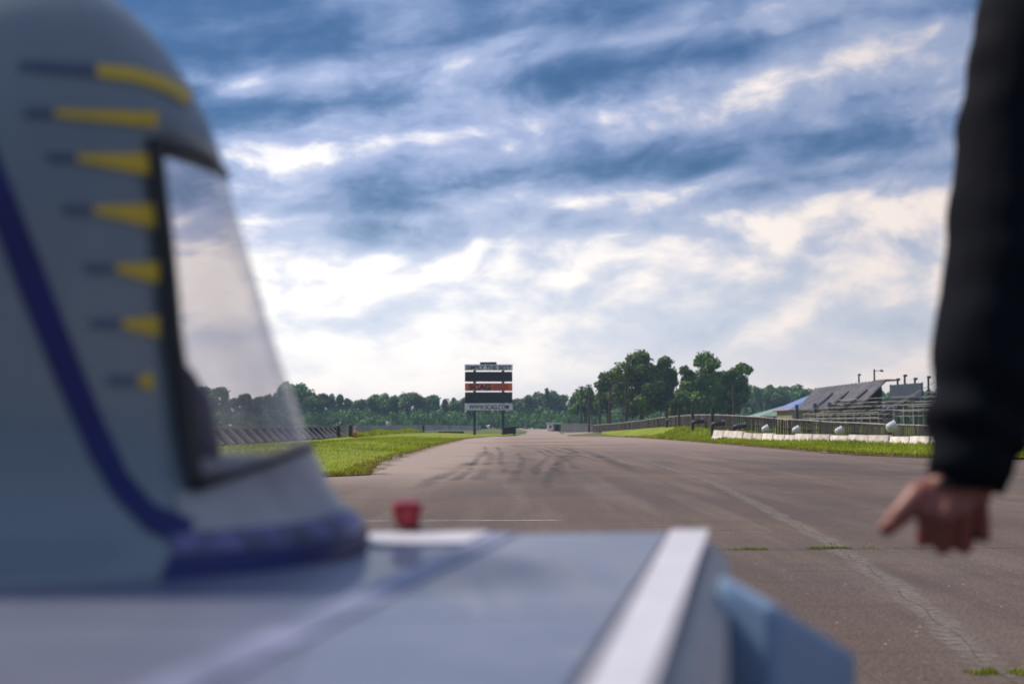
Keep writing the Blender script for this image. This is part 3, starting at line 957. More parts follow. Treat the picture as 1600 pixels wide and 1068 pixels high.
jb = jersey(1.44, .62, 'barrier', 'white concrete barrier block in the curving row before the grandstand fence', M['concrete'], 'white barrier blocks right of the strip')
for i, (p, h, pit) in enumerate(walk(bpath, 1.5)):
    o = jb if i == 0 else copy_tree(jb)
    o.location = (p.x, p.y, p.z - .62 + rng.uniform(-.035, .035))
    o.rotation_euler = (rng.uniform(-.05, .05), -pit + rng.uniform(-.02, .02), h + rng.uniform(-.05, .05))
    if i == 0: o['label'] = 'far end block of the white barrier row, nearest the floodlight post'
    else: o['label'] = 'white concrete barrier block in the curving row before the grandstand fence'
# left wall
lw = jersey(5.9, .86, 'wall_block', 'grey concrete wall block in the long low wall beyond the left grass', M['concrete_grey'], 'grey wall blocks left of the strip')
lpath = [Vector((-13.6, 118, .05)), Vector((-13.4, 180, .12)), Vector((-12.6, 235, .18)), Vector((-9.5, 275, .1)), Vector((-6.5, 300, .0))]
for i, (p, h, pit) in enumerate(walk(lpath, 6.0)):
    o = lw if i == 0 else copy_tree(lw)
    o.location = (p.x, p.y, p.z)
    o.rotation_euler = (0, 0, h + rng.uniform(-.01, .01))
# nearer stretch: a wall propped by leaning pale struts
pw = empty('propped_wall', (-13.8, 90, 0))
tag(pw, 'dark low wall with a pale top and leaning pale struts at the left grass edge', 'wall')
MB().box((-.12, 0, .36), (.18, 54, .76), bev=.02).build('wall_face', M['wood'], pw)
MB().box((-.12, 0, .82), (.34, 54.3, .15), bev=.03).build('coping', M['strut'], pw)
strut = None
for i in range(21):
    y_ = -26.4 + i * 2.6 + rng.uniform(-.15, .15)
    if strut is None:
        strut = MB().tube([(.85, -.2, 0), (.05, .2, .72)], [.17, .12], 6).build('strut', M['strut'], pw)
        o = strut
    else:
        o = strut.copy(); COL.objects.link(o)
    o.location = (0, y_, bank(-13.2, 90 + y_))
for k, (px_, Yp, top, lab) in enumerate(((528.5, 106, 664.5, 'nearer dark wooden post by the propped wall'), (547.5, 112, 663.5, 'farther dark wooden post beside the orange marker'))):
    p = at(px_, 684, Yp); zt = at(px_, top, Yp).z
    t = empty('bollard', (p.x, Yp, 0))
    tag(t, lab, 'post')
    MB().tube([(0, 0, -.1), (0, 0, zt)], [.17, .15], 10).build('post', M['wood'], t)
    MB().tube([(0, 0, zt - .002), (0, 0, zt + .06)], [.16, .06], 10).build('cap', M['lamp_dark'], t)
def make_cone(px_, Y, lab):
    p = at(px_, 680, Y)
    t = empty('traffic_cone', (p.x, Y, bank(p.x, Y)))
    tag(t, lab, 'cone')
    MB().box((0, 0, .03), (.42, .42, .06), bev=.02).build('base', M['black'], t)
    MB().lathe([(.17, .055), (.12, .35), (.085, .58), (.05, .88), (.02, .9)], 14).build('body', M['cone'], t, True)
    MB().lathe([(.127, .34), (.099, .54), (.09, .545), (.12, .335)], 14).build('stripe', M['lamp_white'], t, True)
make_cone(555, 108, 'orange cone standing by the dark post at the left wall')
make_cone(864.5, 235, 'orange cone at the foot of the white and green shed')
p = at(607, 664, 170)
t = empty('marker_drum', (p.x, 170, .9)); tag(t, 'small white drum lying on top of the left wall', 'drum')
MB().lathe([(.24, 0), (.27, .05), (.27, .45), (.22, .52)], 14).build('body', M['lamp_white'], t, True)
MB().lathe([(.276, .18), (.276, .26)], 14).build('band', M['rail'], t, True)
p = at(651, 672, 205)
t = empty('utility_cabinet', (p.x + .6, 205, .0)); tag(t, 'squat brown cabinet against the far end of the left wall', 'cabinet')
MB().box((0, 0, .45), (1.0, .7, .9), bev=.03).build('body', M['wood'], t)
MB().box((0, 0, .93), (1.1, .8, .07), bev=.02).build('lid', M['post_dark'], t)
# stack of dark tyres lying far out, past the left verge
ty = None
tw = Vector(onz(690, 672.5)); te = Vector(onz(724, 671.5))
Yt = 170
for i in range(10):
    p = at(688 + i * 3.6, 670, Yt + (i % 2) * .5)
    if ty is None:
        ty = empty('old_tyre'); tag(ty, 'dark old tyre in the low row left of the sign', 'tyre', 'tyres in the low row left of the sign')
        prof = [(.16, 0), (.30, .0), (.34, .06), (.34, .17), (.30, .23), (.16, .23), (.19, .115)]
        MB().lathe([(.155, .03), (.26, 0), (.33, .04), (.34, .115), (.33, .19), (.26, .23), (.155, .20)], 16).build('tread', M['tyre'], ty, True)
        MB().lathe([(.150, .06), (.150, .17)], 16).build('inner_well', M['black'], ty, True)
        o = ty
    else:
        o = copy_tree(ty)
    o.location = (p.x, p.y, .02)
    o.rotation_euler = (0, rng.uniform(-.05, .05), rng.uniform(0, 6))

# white and green shed, and grey board fence beyond it
Ys = 238
a, c = at(855, 668, Ys), at(876, 668, Ys)
t = empty('shed', ((a.x + c.x) / 2, Ys, 0)); tag(t, 'little white and green timing shed where the far road bends', 'shed')
W = c.x - a.x
MB().box((-W * .28, 0, .62), (W * .42, 1.6, 1.2), bev=.03).build('white_wall', M['shed_white'], t)
MB().box((W * .22, 0, .58), (W * .56, 1.7, 1.15), bev=.03).build('green_wall', M['shed_green'], t)
MB().box((0, 0, 1.32), (W * 1.12, 2.0, .14), rot=Matrix.Rotation(R(2), 3, 'Y'), bev=.03).build('roof', M['shed_white'], t)
MB().box((W * .22, -.87, .52), (.55, .05, .95)).build('door', M['dark_in'], t)
MB().box((-W * .28, -.82, .75), (.36, .04, .4)).build('window', M['dark_in'], t)
a, c = at(877, 668, 225), at(926, 668, 205)
t = empty('board_fence', (a.x, a.y, 0)); tag(t, 'low grey board fence between the shed and the poles', 'fence')
L = (c.xy - a.xy); n = 46
hd = math.atan2(L.y, L.x); t.rotation_euler = (0, 0, hd)
bd = None
for i in range(n):
    if bd is None:
        bd = MB().box((0, 0, .62), (L.length / n * .9, .05, 1.25), bev=.01).build('board', M['slat_grey'], t); o = bd
    else:
        o = bd.copy(); COL.objects.link(o)
    o.location = (L.length * (i + .5) / n, rng.uniform(-.01, .01), rng.uniform(-.04, .04))
for z_ in (.35, .95): MB().box((L.length / 2, .06, z_), (L.length, .06, .1)).build('rail', M['wood'], t)

# ------------------------------------------------------------------ slat fence along the right bank
fpts = [at(px_, yt, Y) for px_, Y, yt in ((926, 200, 664), (965, 172, 661), (1000, 150, 657), (1030, 126, 652.5), (1060, 110, 649.5), (1090, 100, 648), (1115, 94, 647.8), (1150, 91.5, 649), (1180, 90, 651), (1210, 88.5, 652.5), (1225, 88, 655.5), (1262, 86, 655.5), (1275, 85, 658), (1330, 82, 660), (1395, 78, 663), (1470, 73, 665), (1600, 66, 667.5), (1720, 61, 669))]
fen = empty('slat_fence', (fpts[6].x, fpts[6].y, 0))
tag(fen, 'long dark upright-slat fence with a pale sagging top rail on the right bank', 'fence')
off = fen.location.copy()
b = MB(); br = MB()
for i, (p, h, pit) in enumerate(walk(fpts, 0.20)):
    base = max(bank(p.x, p.y), p.z - 1.25)
    zt = p.z - .03 + rng.uniform(-.03, .03)
    b.box((p.x - off.x, p.y - off.y, (base + zt) / 2), (.155 + rng.uniform(-.03, .03), .018, zt - base), rot=Matrix.Rotation(h + rng.uniform(-.15, .15), 3, 'Z') @ Matrix.Rotation(rng.uniform(-.03, .03), 3, 'Y'))
tag(b.build('slat', M['slat'], fen), kind='stuff')
rp = [p - Vector((off.x, off.y, -.0)) for p, h, pit in walk(fpts, 1.6)]
rp = [p + Vector((0, 0, .02 * mnoise.noise(Vector((i * .9, 0, 0))))) for i, p in enumerate(rp)]
MB().tube(rp, .035, 6).build('top_rail', M['rail'], fen, True)
MB().tube([p - Vector((0, 0, .55)) for p in rp], .03, 6).build('lower_rail', M['slat'], fen, True)
fp = None
for i, (p, h, pit) in enumerate(walk(fpts, 3.2)):
    base = max(bank(p.x, p.y), p.z - 1.25) - .1
    q = MB().tube([(0, 0.05, 0), (0, 0.05, p.z - base + .06)], .055, 6).build('post', M['wood'], fen)
    q.location = (p.x - off.x, p.y - off.y, base)

# ------------------------------------------------------------------ floodlights on posts
def floodlight(px_, py_, Y, ptop, white, lab, size=.27):
    head = at(px_, py_, Y)
    gz = bank(head.x, Y)
    t = empty('floodlight', (head.x, Y, gz))
    tag(t, lab, 'floodlight', 'floodlights along the right bank')
    m = M['lamp_white'] if white else M['lamp_dark']  # lamps in shade: the shade is painted in as a dark drum colour
    hz = head.z - gz
    pz = (ptop if ptop else hz + .05)
    dx_ = -.42 if not white else -.12
    MB().tube([(dx_, .1, -.1), (dx_, .1, pz)], [.11, .10], 8).build('post', M['wood'], t)
    rot = Matrix.Translation((0, 0, hz)) @ Matrix.Rotation(R(24), 4, 'Y').inverted() @ Matrix.Rotation(R(90), 4, 'Y')
    if not white: rot = Matrix.Translation((0, 0, hz)) @ Matrix.Rotation(R(-8), 4, 'Y') @ Matrix.Rotation(R(90), 4, 'Y')
    k = size if white else size * .62
    ln = 1.0 if white else 2.6
    MB().lathe([(k * .45, -k * 1.1 * ln), (k * .8, -k * .9 * ln), (k, -k * .1 * ln), (k, k * .55 * ln), (k * 1.1, k * .6 * ln), (k * 1.1, k * .75 * ln), (k * .98, k * .76 * ln)], 18, rot).build('drum', m, t, True, R(40))
    MB().lathe([(k * .95, k * .64 * ln), (k * .95, k * .70 * ln), (k * .5, k * .72 * ln)], 18, rot).build('lens', M['lamp_dark'], t, True)
    MB().tube([(dx_, .1, hz - .12), (dx_ * .4, .02, hz - .10), (0, 0, hz)], .035, 6).build('bracket', M['steel'], t)
floodlight(1050, 655, 118, 1.35, False, 'farthest shaded floodlight on a short post on the grass bank')
floodlight(1070, 656, 109, 1.4, False, 'shaded floodlight on the second farthest post of the bank', .24)
floodlight(1092, 658, 97, 1.45, False, 'shaded floodlight on the post just before the thickest post')
floodlight(1124, 661, 88, 1.75, False, 'shaded floodlight on the thickest post, by the end of the white barrier')
floodlight(1158, 665, 86, None, False, 'shaded floodlight against the fence just behind the white barrier', .26)
floodlight(1197, 670, 82, None, True, 'white floodlight nearest the end of the white barrier', .22)
floodlight(1245, 671.5, 79, None, True, 'white floodlight second along above the white barrier', .22)
floodlight(1312, 673, 75, None, True, 'white floodlight third along above the white barrier', .22)
floodlight(1394, 666.5, 71, None, True, 'largest and highest white floodlight, nearest the person', .27)

# ------------------------------------------------------------------ poles by the trees
def pole(px_, ytop, Y, lab, head=True):
    p = at(px_, ytop, Y)
    gz = 0
    t = empty('light_pole', (p.x, Y, gz)); tag(t, lab, 'pole', 'poles before the big trees')
    MB().tube([(0, 0, -.2), (0, 0, p.z)], [.16, .11], 8).build('shaft', M['wood'], t)
    if head:
        MB().box((0, -.15, p.z - .25), (.9, .1, .1)).build('crossarm', M['wood'], t)
        MB().lathe([(.05, 0), (.09, .05), (.07, .16), (.03, .2)], 8, Matrix.Translation((-.3, -.15, p.z - .2))).build('insulator', M['lamp_dark'], t)
        MB().lathe([(.05, 0), (.09, .05), (.07, .16), (.03, .2)], 8, Matrix.Translation((.3, -.15, p.z - .2))).build('insulator', M['lamp_dark'], t)
pole(908, 603, 215, 'leftmost wooden pole, before the low pale tree')
pole(920, 600, 205, 'second wooden pole from the left, with its top above the far wood')
pole(937, 606, 195, 'wooden pole left of the slim ragged tree')
pole(953, 604, 190, 'wooden pole in front of the slim ragged tree')
pole(978, 590, 185, 'wooden pole in front of the tallest tree')
pole(1146, 598, 150, 'reddish bare pole before the leaning-limb tree', False)

# ------------------------------------------------------------------ buildings
def hip_building(name, lab, x0, x1, Y, depth, wall_h, roof_h, wm, rm, over=.5, ridge_in=None, windows=0):
    w_ = x1 - x0
    t = empty(name, ((x0 + x1) / 2, Y + depth / 2, 0)); tag(t, lab, 'building')
    hw, hd = w_ / 2, depth / 2
    MB().box((0, 0, wall_h / 2 - .1), (w_, depth, wall_h + .2)).build('wall', wm, t)
    b = MB()
    ri = ridge_in if ridge_in else hd
    A = [(-hw - over, -hd - over, wall_h), (hw + over, -hd - over, wall_h), (hw + over, hd + over, wall_h), (-hw - over, hd + over, wall_h)]
    Bv = [(-hw + ri, 0, wall_h + roof_h), (hw - ri, 0, wall_h + roof_h)]
    lo = [(p[0], p[1], p[2] - .12) for p in A]
    b.add(A + Bv + lo, [(0, 1, 5, 4), (1, 2, 5), (2, 3, 4, 5), (3, 0, 4), (9, 8, 7, 6), (0, 6, 7, 1), (1, 7, 8, 2), (2, 8, 9, 3), (3, 9, 6, 0)])
    rf = b.build('roof', rm, t)
    f = MB()
    for (p, q) in zip(A, A[1:] + A[:1]):
        p, q = Vector(p), Vector(q)
        f.tube([p + Vector((0, 0, -.1)), q + Vector((0, 0, -.1))], .11, 4)
    f.build('fascia', M['fascia'] if rm is M['roof_blue'] else M['rail'], t)
    # standing seams of the metal roof on the front slope
    for i in range(int(w_ / 1.2)):
        xx = -hw + .6 + i * 1.2
        k = min(1.0, (xx + hw) / ri, (hw - xx) / ri)
        k = max(.05, k)
        MB().tube([(xx, -hd - over + .02, wall_h + .05), (xx, -hd - over + (hd + over) * k, wall_h + roof_h * k + .03)], .04, 4).build('seam', rm, rf)
    for i in range(windows):
        xx = -hw + 1.6 + i * 3.0
        wdw = MB().box((xx, -hd - .02, wall_h * .55), (1.1, .1, .9)).build('window', M['rail'], t)
        MB().box((xx, -hd - .06, wall_h * .55), (.95, .06, .76)).build('pane', M['dark_in'], wdw)
    return t
a = at(1238, 640, 205); zt = at(1218, 639, 205).z
hip_building('pavilion', 'tan-walled building with a bright blue hipped roof left of the grandstand', a.x, a.x + 15, 205, 12, zt, 3.3, M['tan_wall'], M['roof_blue'], .5, 6.5)
a = at(1187, 650, 255)
hip_building('storage_barn', 'low building with a pale green roof behind the blue-roofed building', a.x + .8, a.x + 22, 255, 14, at(1187, 649, 255).z, 3.0, M['tan_wall'], M['roof_green'], .7, 9)

# grandstand frame of reference: s along the stand (towards the camera), d back from the strip
SA = Vector((30, 150, 0)); E1 = Vector((.132, -.991, 0)).normalized(); E2 = Vector((.991, .132, 0)).normalized()
def gp(s, d, z): return SA + E1 * s + E2 * d + Vector((0, 0, z))
SROT = Matrix((E1, E2, Vector((0, 0, 1)))).transposed()
def bleacher(name, lab, s0, s1, rows, z0, d0, pitch, rise, screen_h, gaps=(), screens=()):
    root = empty(name, gp((s0 + s1) / 2, d0, 0)); tag(root, lab, 'grandstand')
    root.rotation_euler = (0, 0, math.atan2(E1.y, E1.x))
    L = s1 - s0
    # local x along E1 (towards the camera), local y along E2 (back from the strip)
    for r in range(rows):
        z = z0 + r * rise; d = r * pitch
        for (u0, u1) in gaps:
            MB().box(((u0 + u1) / 2 - L / 2, d + .12, z + .42), (u1 - u0, .27, .05)).build('seat_plank', M['alu'], root)
        MB().box((0, d - .20, z), (L, .34, .05)).build('foot_plank', M['alu'], root)
        MB().box((0, d + .28, z + .1), (L, .03, .22)).build('riser', M['dark_in'] if r % 2 else M['scaffold'], root)
    # inclined stringers and legs
    n = max(2, int(L / 1.9))
    D = (rows - 1) * pitch; Z = (rows - 1) * rise
    sb = MB()
    for i in range(n + 1):
        x_ = -L / 2 + L * i / n
        sb.tube([(x_, -.3, z0 - .14), (x_, D + .3, z0 + Z - .08)], .06, 4)
        for k in range(4):
            dd = D * k / 3
            sb.tube([(x_, dd, -.2), (x_, dd, z0 + Z * k / 3 - .1)], .05, 4)
        if i < n: sb.tube([(x_, D, .1), (x_ + L / n, D, z0 + Z - .2)], .035, 4)
    tag(sb.build('frame', M['scaffold'], root), kind='stuff')
    # front rail with uprights
    for i in range(n + 1):
        x_ = -L / 2 + L * i / n
        MB().tube([(x_, -.5, -.1), (x_, -.5, z0 + .95)], .035, 5).build('rail_post', M['rail'], root)
    for zz in (.5, .95): MB().tube([(-L / 2, -.5, z0 + zz), (L / 2, -.5, z0 + zz)], .03, 5).build('front_rail', M['rail'], root)
    # end rails climbing with the rows
    for e in (-1, 1):
        MB().tube([(e * L / 2, -.4, z0 + .9), (e * L / 2, D + .3, z0 + Z + .95)], .03, 5).build('end_rail', M['rail'], root)
    # dark wind screen along the back
    if screen_h:
        m_ = 4
        for (u0, u1) in screens:
            u0 -= L / 2; u1 -= L / 2
            MB().box(((u0 + u1) / 2, D + .55, z0 + Z + screen_h / 2 + .15), (u1 - u0, .06, screen_h)).build('back_screen', M['screen'], root)
        for x_ in sorted({q for u in screens for q in (u[0] - L / 2, (u[0] + u[1]) / 2 - L / 2, u[1] - L / 2)}):
            MB().tube([(x_, D + .62, -.2), (x_, D + .62, z0 + Z + screen_h + .2)], .06, 6).build('back_post', M['scaffold'], root)
    return root
bleacher('bleacher', 'open bleacher of pale planks just right of the grey roofed stand', 3.5, 23.5, 6, 1.15, 0.0, .62, .40, 1.45, gaps=((.4, 5.6), (7.0, 12.6), (14.0, 19.7)), screens=((12.6, 19.8),))
bleacher('bleacher', 'higher open bleacher behind the sleeve of the person', 25.5, 48, 6, 1.75, 0.6, .62, .42, 1.75, gaps=((.4, 6.5), (8.0, 14.6), (16.0, 22.2)), screens=((.3, 11.0), (11.3, 22.2)))
# roofed stand further back
rs = empty('roofed_stand', gp(-2, 8, 0)); rs.rotation_euler = (0, 0, math.atan2(E1.y, E1.x))
tag(rs, 'roofed stand under a big streaked grey corrugated roof', 'grandstand')
inv = (Matrix.Translation(rs.location) @ Matrix.Rotation(rs.rotation_euler.z, 4, 'Z')).inverted()
er = inv @ at(1341, 636, 152); el_ = inv @ at(1246, 641, 170); tr_ = inv @ at(1384, 594, 158); tl = inv @ at(1273, 607.5, 177)
nv = 22
b = MB()
for j in range(2):
    for i in range(nv * 2 + 1):
        f = i / (nv * 2)
        lo = el_.lerp(er, f); hi = tl.lerp(tr_, f)
        up_ = Vector((0, -.6, .8)) * (.20 if i % 2 else 0.0)
        dn = Vector((0, .06, -.14)) * j
        b.v += [tuple(lo + up_ + dn), tuple(hi + up_ + dn)]
N2 = (nv * 2 + 1) * 2
for i in range(nv * 2):
    a_ = i * 2
    b.f += [(a_, a_ + 2, a_ + 3, a_ + 1), (N2 + a_, N2 + a_ + 1, N2 + a_ + 3, N2 + a_ + 2), (a_, N2 + a_, N2 + a_ + 2, a_ + 2), (a_ + 1, a_ + 3, N2 + a_ + 3, N2 + a_ + 1)]
b.f += [(0, 1, N2 + 1, N2), (nv * 4, N2 + nv * 4, N2 + nv * 4 + 1, nv * 4 + 1)]
rf = b.build('roof', M['roof_grey'], rs)
for f in (.36, .60, .86):           # dark gutters running down the roof
    lo = el_.lerp(er, f); hi = tl.lerp(tr_, f + .06)
    MB().tube([lo + Vector((0, -.1, .16)), lo.lerp(hi, .62) + Vector((0, -.1, .16))], [.34, .08], 6).build('gutter', M['scaffold'], rf)
MB().tube([el_ + Vector((-.1, -.05, 0)), er + Vector((.1, -.05, 0))], .10, 6).build('eave_beam', M['scaffold'], rs)
lip = inv @ at(1393, 594.5, 158)
MB().box(((tr_ + lip) / 2 + Vector((-1.0, .2, .05))), (3.2, 1.6, .16), bev=.04).build('ridge_cap', M['roof_grey'], rs)
for i in range(5):
    f = (0.02, .34, .58, .84, .99)[i]
    p = el_.lerp(er, f)
    MB().box((p.x, p.y - .22, (p.z + .5) / 2), (.42 if i else .3, .34, p.z + .9), bev=.03).build('front_post', M['scaffold'], rs)
bk = tl.lerp(tr_, .5)
MB().box((bk.x, bk.y + .1, bk.z / 2 - .25), ((tr_ - tl).length, .2, bk.z - .5)).build('back_wall', M['dark_in'], rs)
for r in range(5):
    f = r / 5
    a_ = el_.lerp(tl, f); c_ = er.lerp(tr_, f)
    MB().box(((a_.x + c_.x) / 2, (a_.y + c_.y) / 2 + .3, .8 + r * .42), (c_.x - a_.x, .3, .06)).build('seat_plank', M['alu'], rs)
    MB().box(((a_.x + c_.x) / 2, (a_.y + c_.y) / 2 + .5, .6 + r * .42), (c_.x - a_.x, .04, .38)).build('riser', M['dark_in'], rs)
# lights and loudspeakers on poles above the stands
def stand_pole(px_, ytop, ybase, Y, arm, lab):
    p = at(px_, ytop, Y); q = at(px_, ybase, Y)
    t = empty('stand_light', (p.x, Y, 0)); tag(t, lab, 'light')
    MB().tube([(0, 0, -.1), (0, 0, p.z)], [.13, .10], 8).build('pole', M['scaffold'], t)
    if arm:
        MB().tube([(0, 0, p.z - .22), (arm, 0, p.z - .16)], .035, 6).build('arm', M['scaffold'], t)
        MB().capsule((arm - .08, 0, p.z - .16), (arm + .12, 0, p.z - .2), .13, .11).build('lamp_head', M['post_dark'], t, True)
    else:
        MB().box((.05, -.05, p.z + .06), (.34, .3, .22), bev=.05).build('lamp_head', M['post_dark'], t)
stand_pole(1342, 586, 600, 168, 0, 'small light on a short pole above the middle of the grey roof')
stand_pole(1366, 576.5, 598, 166, .85, 'tall pole with a lamp arm above the right end of the grey roof')
stand_pole(1402.5, 593.5, 603, 137, 0, 'small light above the left end of the dark screen')
stand_pole(1413.5, 587.5, 603, 136, 0, 'loudspeaker pole above the middle of the dark screen')
stand_pole(1429.5, 592.5, 603, 134, 0, 'small light above the right end of the first dark screen')
stand_pole(1450.5, 590, 600, 131, 0, 'small light above the gap side of the second dark screen')
stand_pole(1465.5, 587, 600, 129, 0, 'small light close to the sleeve above the second dark screen')

# ------------------------------------------------------------------ solar car
M['skirt'] = mat('pale_skirt', (0.27, 0.265, 0.275), 0.4, 0.25, 9)
ZD = 0.774                                  # height of the deck
TIP = onz(571, 852, ZD)
U = Vector((.986, .168, 0)).normalized(); V = Vector((-U.y, U.x, 0))
def car(u, v, z): return Vector((TIP.x, TIP.y, 0)) + U * u + V * v + Vector((0, 0, z))
def to_car(p): q = p - Vector((TIP.x, TIP.y, 0)); return q.dot(U), q.dot(V), p.z
sc = empty('solar_car', (0, 0, 0))
tag(sc, 'pale blue solar race car with a bubble canopy and flat deck, close on the left', 'solar car')

far_r = onz(1113, 829.5, ZD); far_l = onz(560, 836, ZD)
near_r = onz(1062, 1068, ZD)
e_far = (far_l - far_r).normalized(); e_front = (near_r - far_r).normalized()
nr = far_r + e_front * 1.46
fl = far_r + e_far * 3.1
nl = fl + e_front * 1.46
def deckp(a, b_, z=ZD):   # a: metres back from the nose edge, b_: metres towards the camera from the far edge
    p = far_r + e_far * a + e_front * b_
    return Vector((p.x, p.y, z))
def deck_quad(mb, a0, a1, b0, b1, z0, z1, a0n=None, a1n=None):
    a0n = a0 if a0n is None else a0n; a1n = a1 if a1n is None else a1n
    vs = [deckp(a0, b0, z1), deckp(a1, b0, z1), deckp(a1n, b1, z1), deckp(a0n, b1, z1)]
    vs += [Vector((p.x, p.y, z0)) for p in vs]
    mb.add(vs, [(0, 1, 2, 3), (7, 6, 5, 4), (0, 4, 5, 1), (1, 5, 6, 2), (2, 6, 7, 3), (3, 7, 4, 0)])
    return mb
# hull: lofted outline with a rounded belly
h = MB()
lev = [(.0, .0, ZD - .014), (-.022, .02, ZD - .035), (-.01, .05, ZD - .10), (.12, .16, ZD - .24), (.30, .34, ZD - .36)]
for da, db, z in lev:
    for a_, b_ in ((da, db), (3.1 - da, db), (3.1 - da, 1.46 - db), (da, 1.46 - db)):
        h.v.append(tuple(deckp(a_, b_, z)))
for r in range(len(lev) - 1):
    for i in range(4):
        j = (i + 1) % 4
        h.f.append((r * 4 + i, r * 4 + j, r * 4 + 4 + j, r * 4 + 4 + i))
h.f += [(3, 2, 1, 0), tuple(range(len(lev) * 4 - 4, len(lev) * 4))]
h.build('hull', M['rim'], sc)
# deck in separate panels with fine joints between them
seam_far, seam_near = (far_r - onz(816, 846, ZD)).length, None
S1 = .255
edges = [0.052, S1, .95, 1.65, 2.35, 3.09]
for a0, a1 in zip(edges, edges[1:]):
    for b0, b1 in ((.005, .73), (.735, 1.455)):
        deck_quad(MB(), a0 + .003, a1 - .003, b0, b1, ZD - .012, ZD).build('deck_panel', M['deck'], sc)
def band(name, a0, a1, b0, b1, z, m, a0n=None, a1n=None):
    return deck_quad(MB(), a0, a1, b0, b1, z - .0025, z, a0n, a1n).build(name, m, sc)
band('edge_tape', .004, .051, .003, 1.457, ZD + .003, M['white_tape'], .017, .044)
band('seam_tape', S1 - .020, S1 + .012, .012, 1.45, ZD + .002, M['seam'], S1 - .020, S1 + .012)
band('border_tape', S1 + .013, .72, .004, .16, ZD + .0035, M['white_tape'])
# nose fairing: a faceted wheel spat standing out below the deck
pA, pB, pC = at(1122, 886, 1.24), at(1216, 941, 1.20), at(1343, 1017, 1.32)
zb = .30
q = MB()
front = [pA, pB, pC]
back = [Vector((pA.x + .02, pA.y + .16, pA.z - .06)), Vector((pB.x + .03, pB.y + .24, pB.z - .07)), Vector((pC.x - .02, pC.y + .10, pC.z - .05))]
vs = front + back + [Vector((p.x * (.96 if i != 4 else 1), p.y, zb)) for i, p in enumerate(front + back)]
q.add(vs, [(0, 1, 4, 3), (1, 2, 5, 4), (6, 7, 1, 0), (7, 8, 2, 1), (8, 11, 5, 2), (11, 10, 4, 5), (10, 9, 3, 4), (9, 6, 0, 3), (9, 10, 7, 6), (10, 11, 8, 7)])
sp_ = q.build('wheel_spat', M['car_hull'], sc)
mb_ = sp_.modifiers.new('bevel', 'BEVEL'); mb_.width = .012; mb_.segments = 3
# wheels
def wheel(p):
    rot = Matrix.Translation(p) @ Matrix((V, Vector((0, 0, 1)), U)).transposed().to_4x4() @ Matrix.Rotation(0, 4, 'Z')
    rot = Matrix.Translation(p) @ V.to_track_quat('Z', 'Y').to_matrix().to_4x4()
    wh = empty('wheel', (0, 0, 0)); wh.parent = sc
    MB().lathe([(.21, -.04), (.25, -.045), (.275, -.02), (.28, 0), (.275, .02), (.25, .045), (.21, .04)], 28, rot).build('tyre', M['tyre'], wh, True)
    MB().lathe([(.05, -.05), (.20, -.03), (.205, 0), (.20, .03), (.05, .05)], 24, rot).build('rim', M['steel'], wh, True)
wheel(deckp(.30, .46, .28))
wheel(deckp(.75, 1.30, .28)); wheel(deckp(2.6, .22, .28)); wheel(deckp(2.6, 1.25, .28))
# canopy: plan outlines stacked by height
sil = [(571, 845), (572, 832), (566, 812), (545, 797), (520, 772), (508, 745), (482, 690), (457, 610), (432, 540), (408, 455), (388, 390), (367, 320), (352, 265), (341, 225), (323, 175), (301, 135), (271, 85), (236, 40), (195, 0), (110, -55)]
prof = []
for sx_, sy_ in sil:
    d = ray(sx_, sy_); o_ = Vector((0, 0, CAM_H))
    nrm = V; v0 = -.05
    t_ = ((Vector((TIP.x, TIP.y, 0)) + V * v0) - o_).dot(nrm) / d.dot(nrm)
    u_, v_, z_ = to_car(o_ + d * t_)
    prof.append((z_, u_))
prof.sort()
ZT = prof[-1][0] + .035
def uf(z): return table(prof + [(ZT, prof[-1][1] - .16)], z)
WT = [(ZD, .40), (ZD + .03, .33), (ZD + .07, .285), (ZD + .12, .262), (ZD + .22, .255), (ZD + .33, .245), (ZD + .42, .222), (ZD + .50, .180), (ZD + .56, .125), (ZT - .02, .075), (ZT, .02)]
def wd(z): return table(WT, z)
def ub(z): return table([(ZD, -2.3), (ZD + .1, -1.9), (ZD + .3, -1.35), (ZD + .45, -1.0), (ZT, prof[-1][1] - .22)], z)
def surf(z, phi, off=0.0):
    f = uf(z); bk_ = ub(z); uc = lerp(f, bk_, .27)
    c_, s_ = math.cos(phi), math.sin(phi)
    if c_ >= 0:
        u_ = uc + (f - uc) * c_ ** .85
    else:
        u_ = uc + (bk_ - uc) * (-c_) ** 1.0
    v_ = wd(z) * math.copysign(abs(s_) ** .9, s_)
    if c_ < 0: v_ *= (1 - .55 * (-c_) ** 1.5)
    n_ = Vector((c_, s_)) * off
    return car(u_ + n_.x, v_ + n_.y, z)
PS = R(50)
for k_ in range(300):                        # where the edge of the screen lies on the near flank
    q_ = surf(ZD + .24, -R(20) - R(60) * k_ / 300)
    d_ = q_ - Vector((0, 0, CAM_H))
    yy_ = d_.y * cP + d_.z * sP
    if 800 + FPX * d_.x / yy_ < 264:
        PS = R(20) + R(60) * k_ / 300
        break
print('PS', math.degrees(PS))
PF = PS + R(20)
phis = [-PS + (PS + PF) * i / 24 for i in range(25)]
phis += [PF + (2 * math.pi - PS - PF) * i / 44 for i in range(1, 44)]
NPH = len(phis)
ZLO, ZHI = ZD + .106, ZD + .388
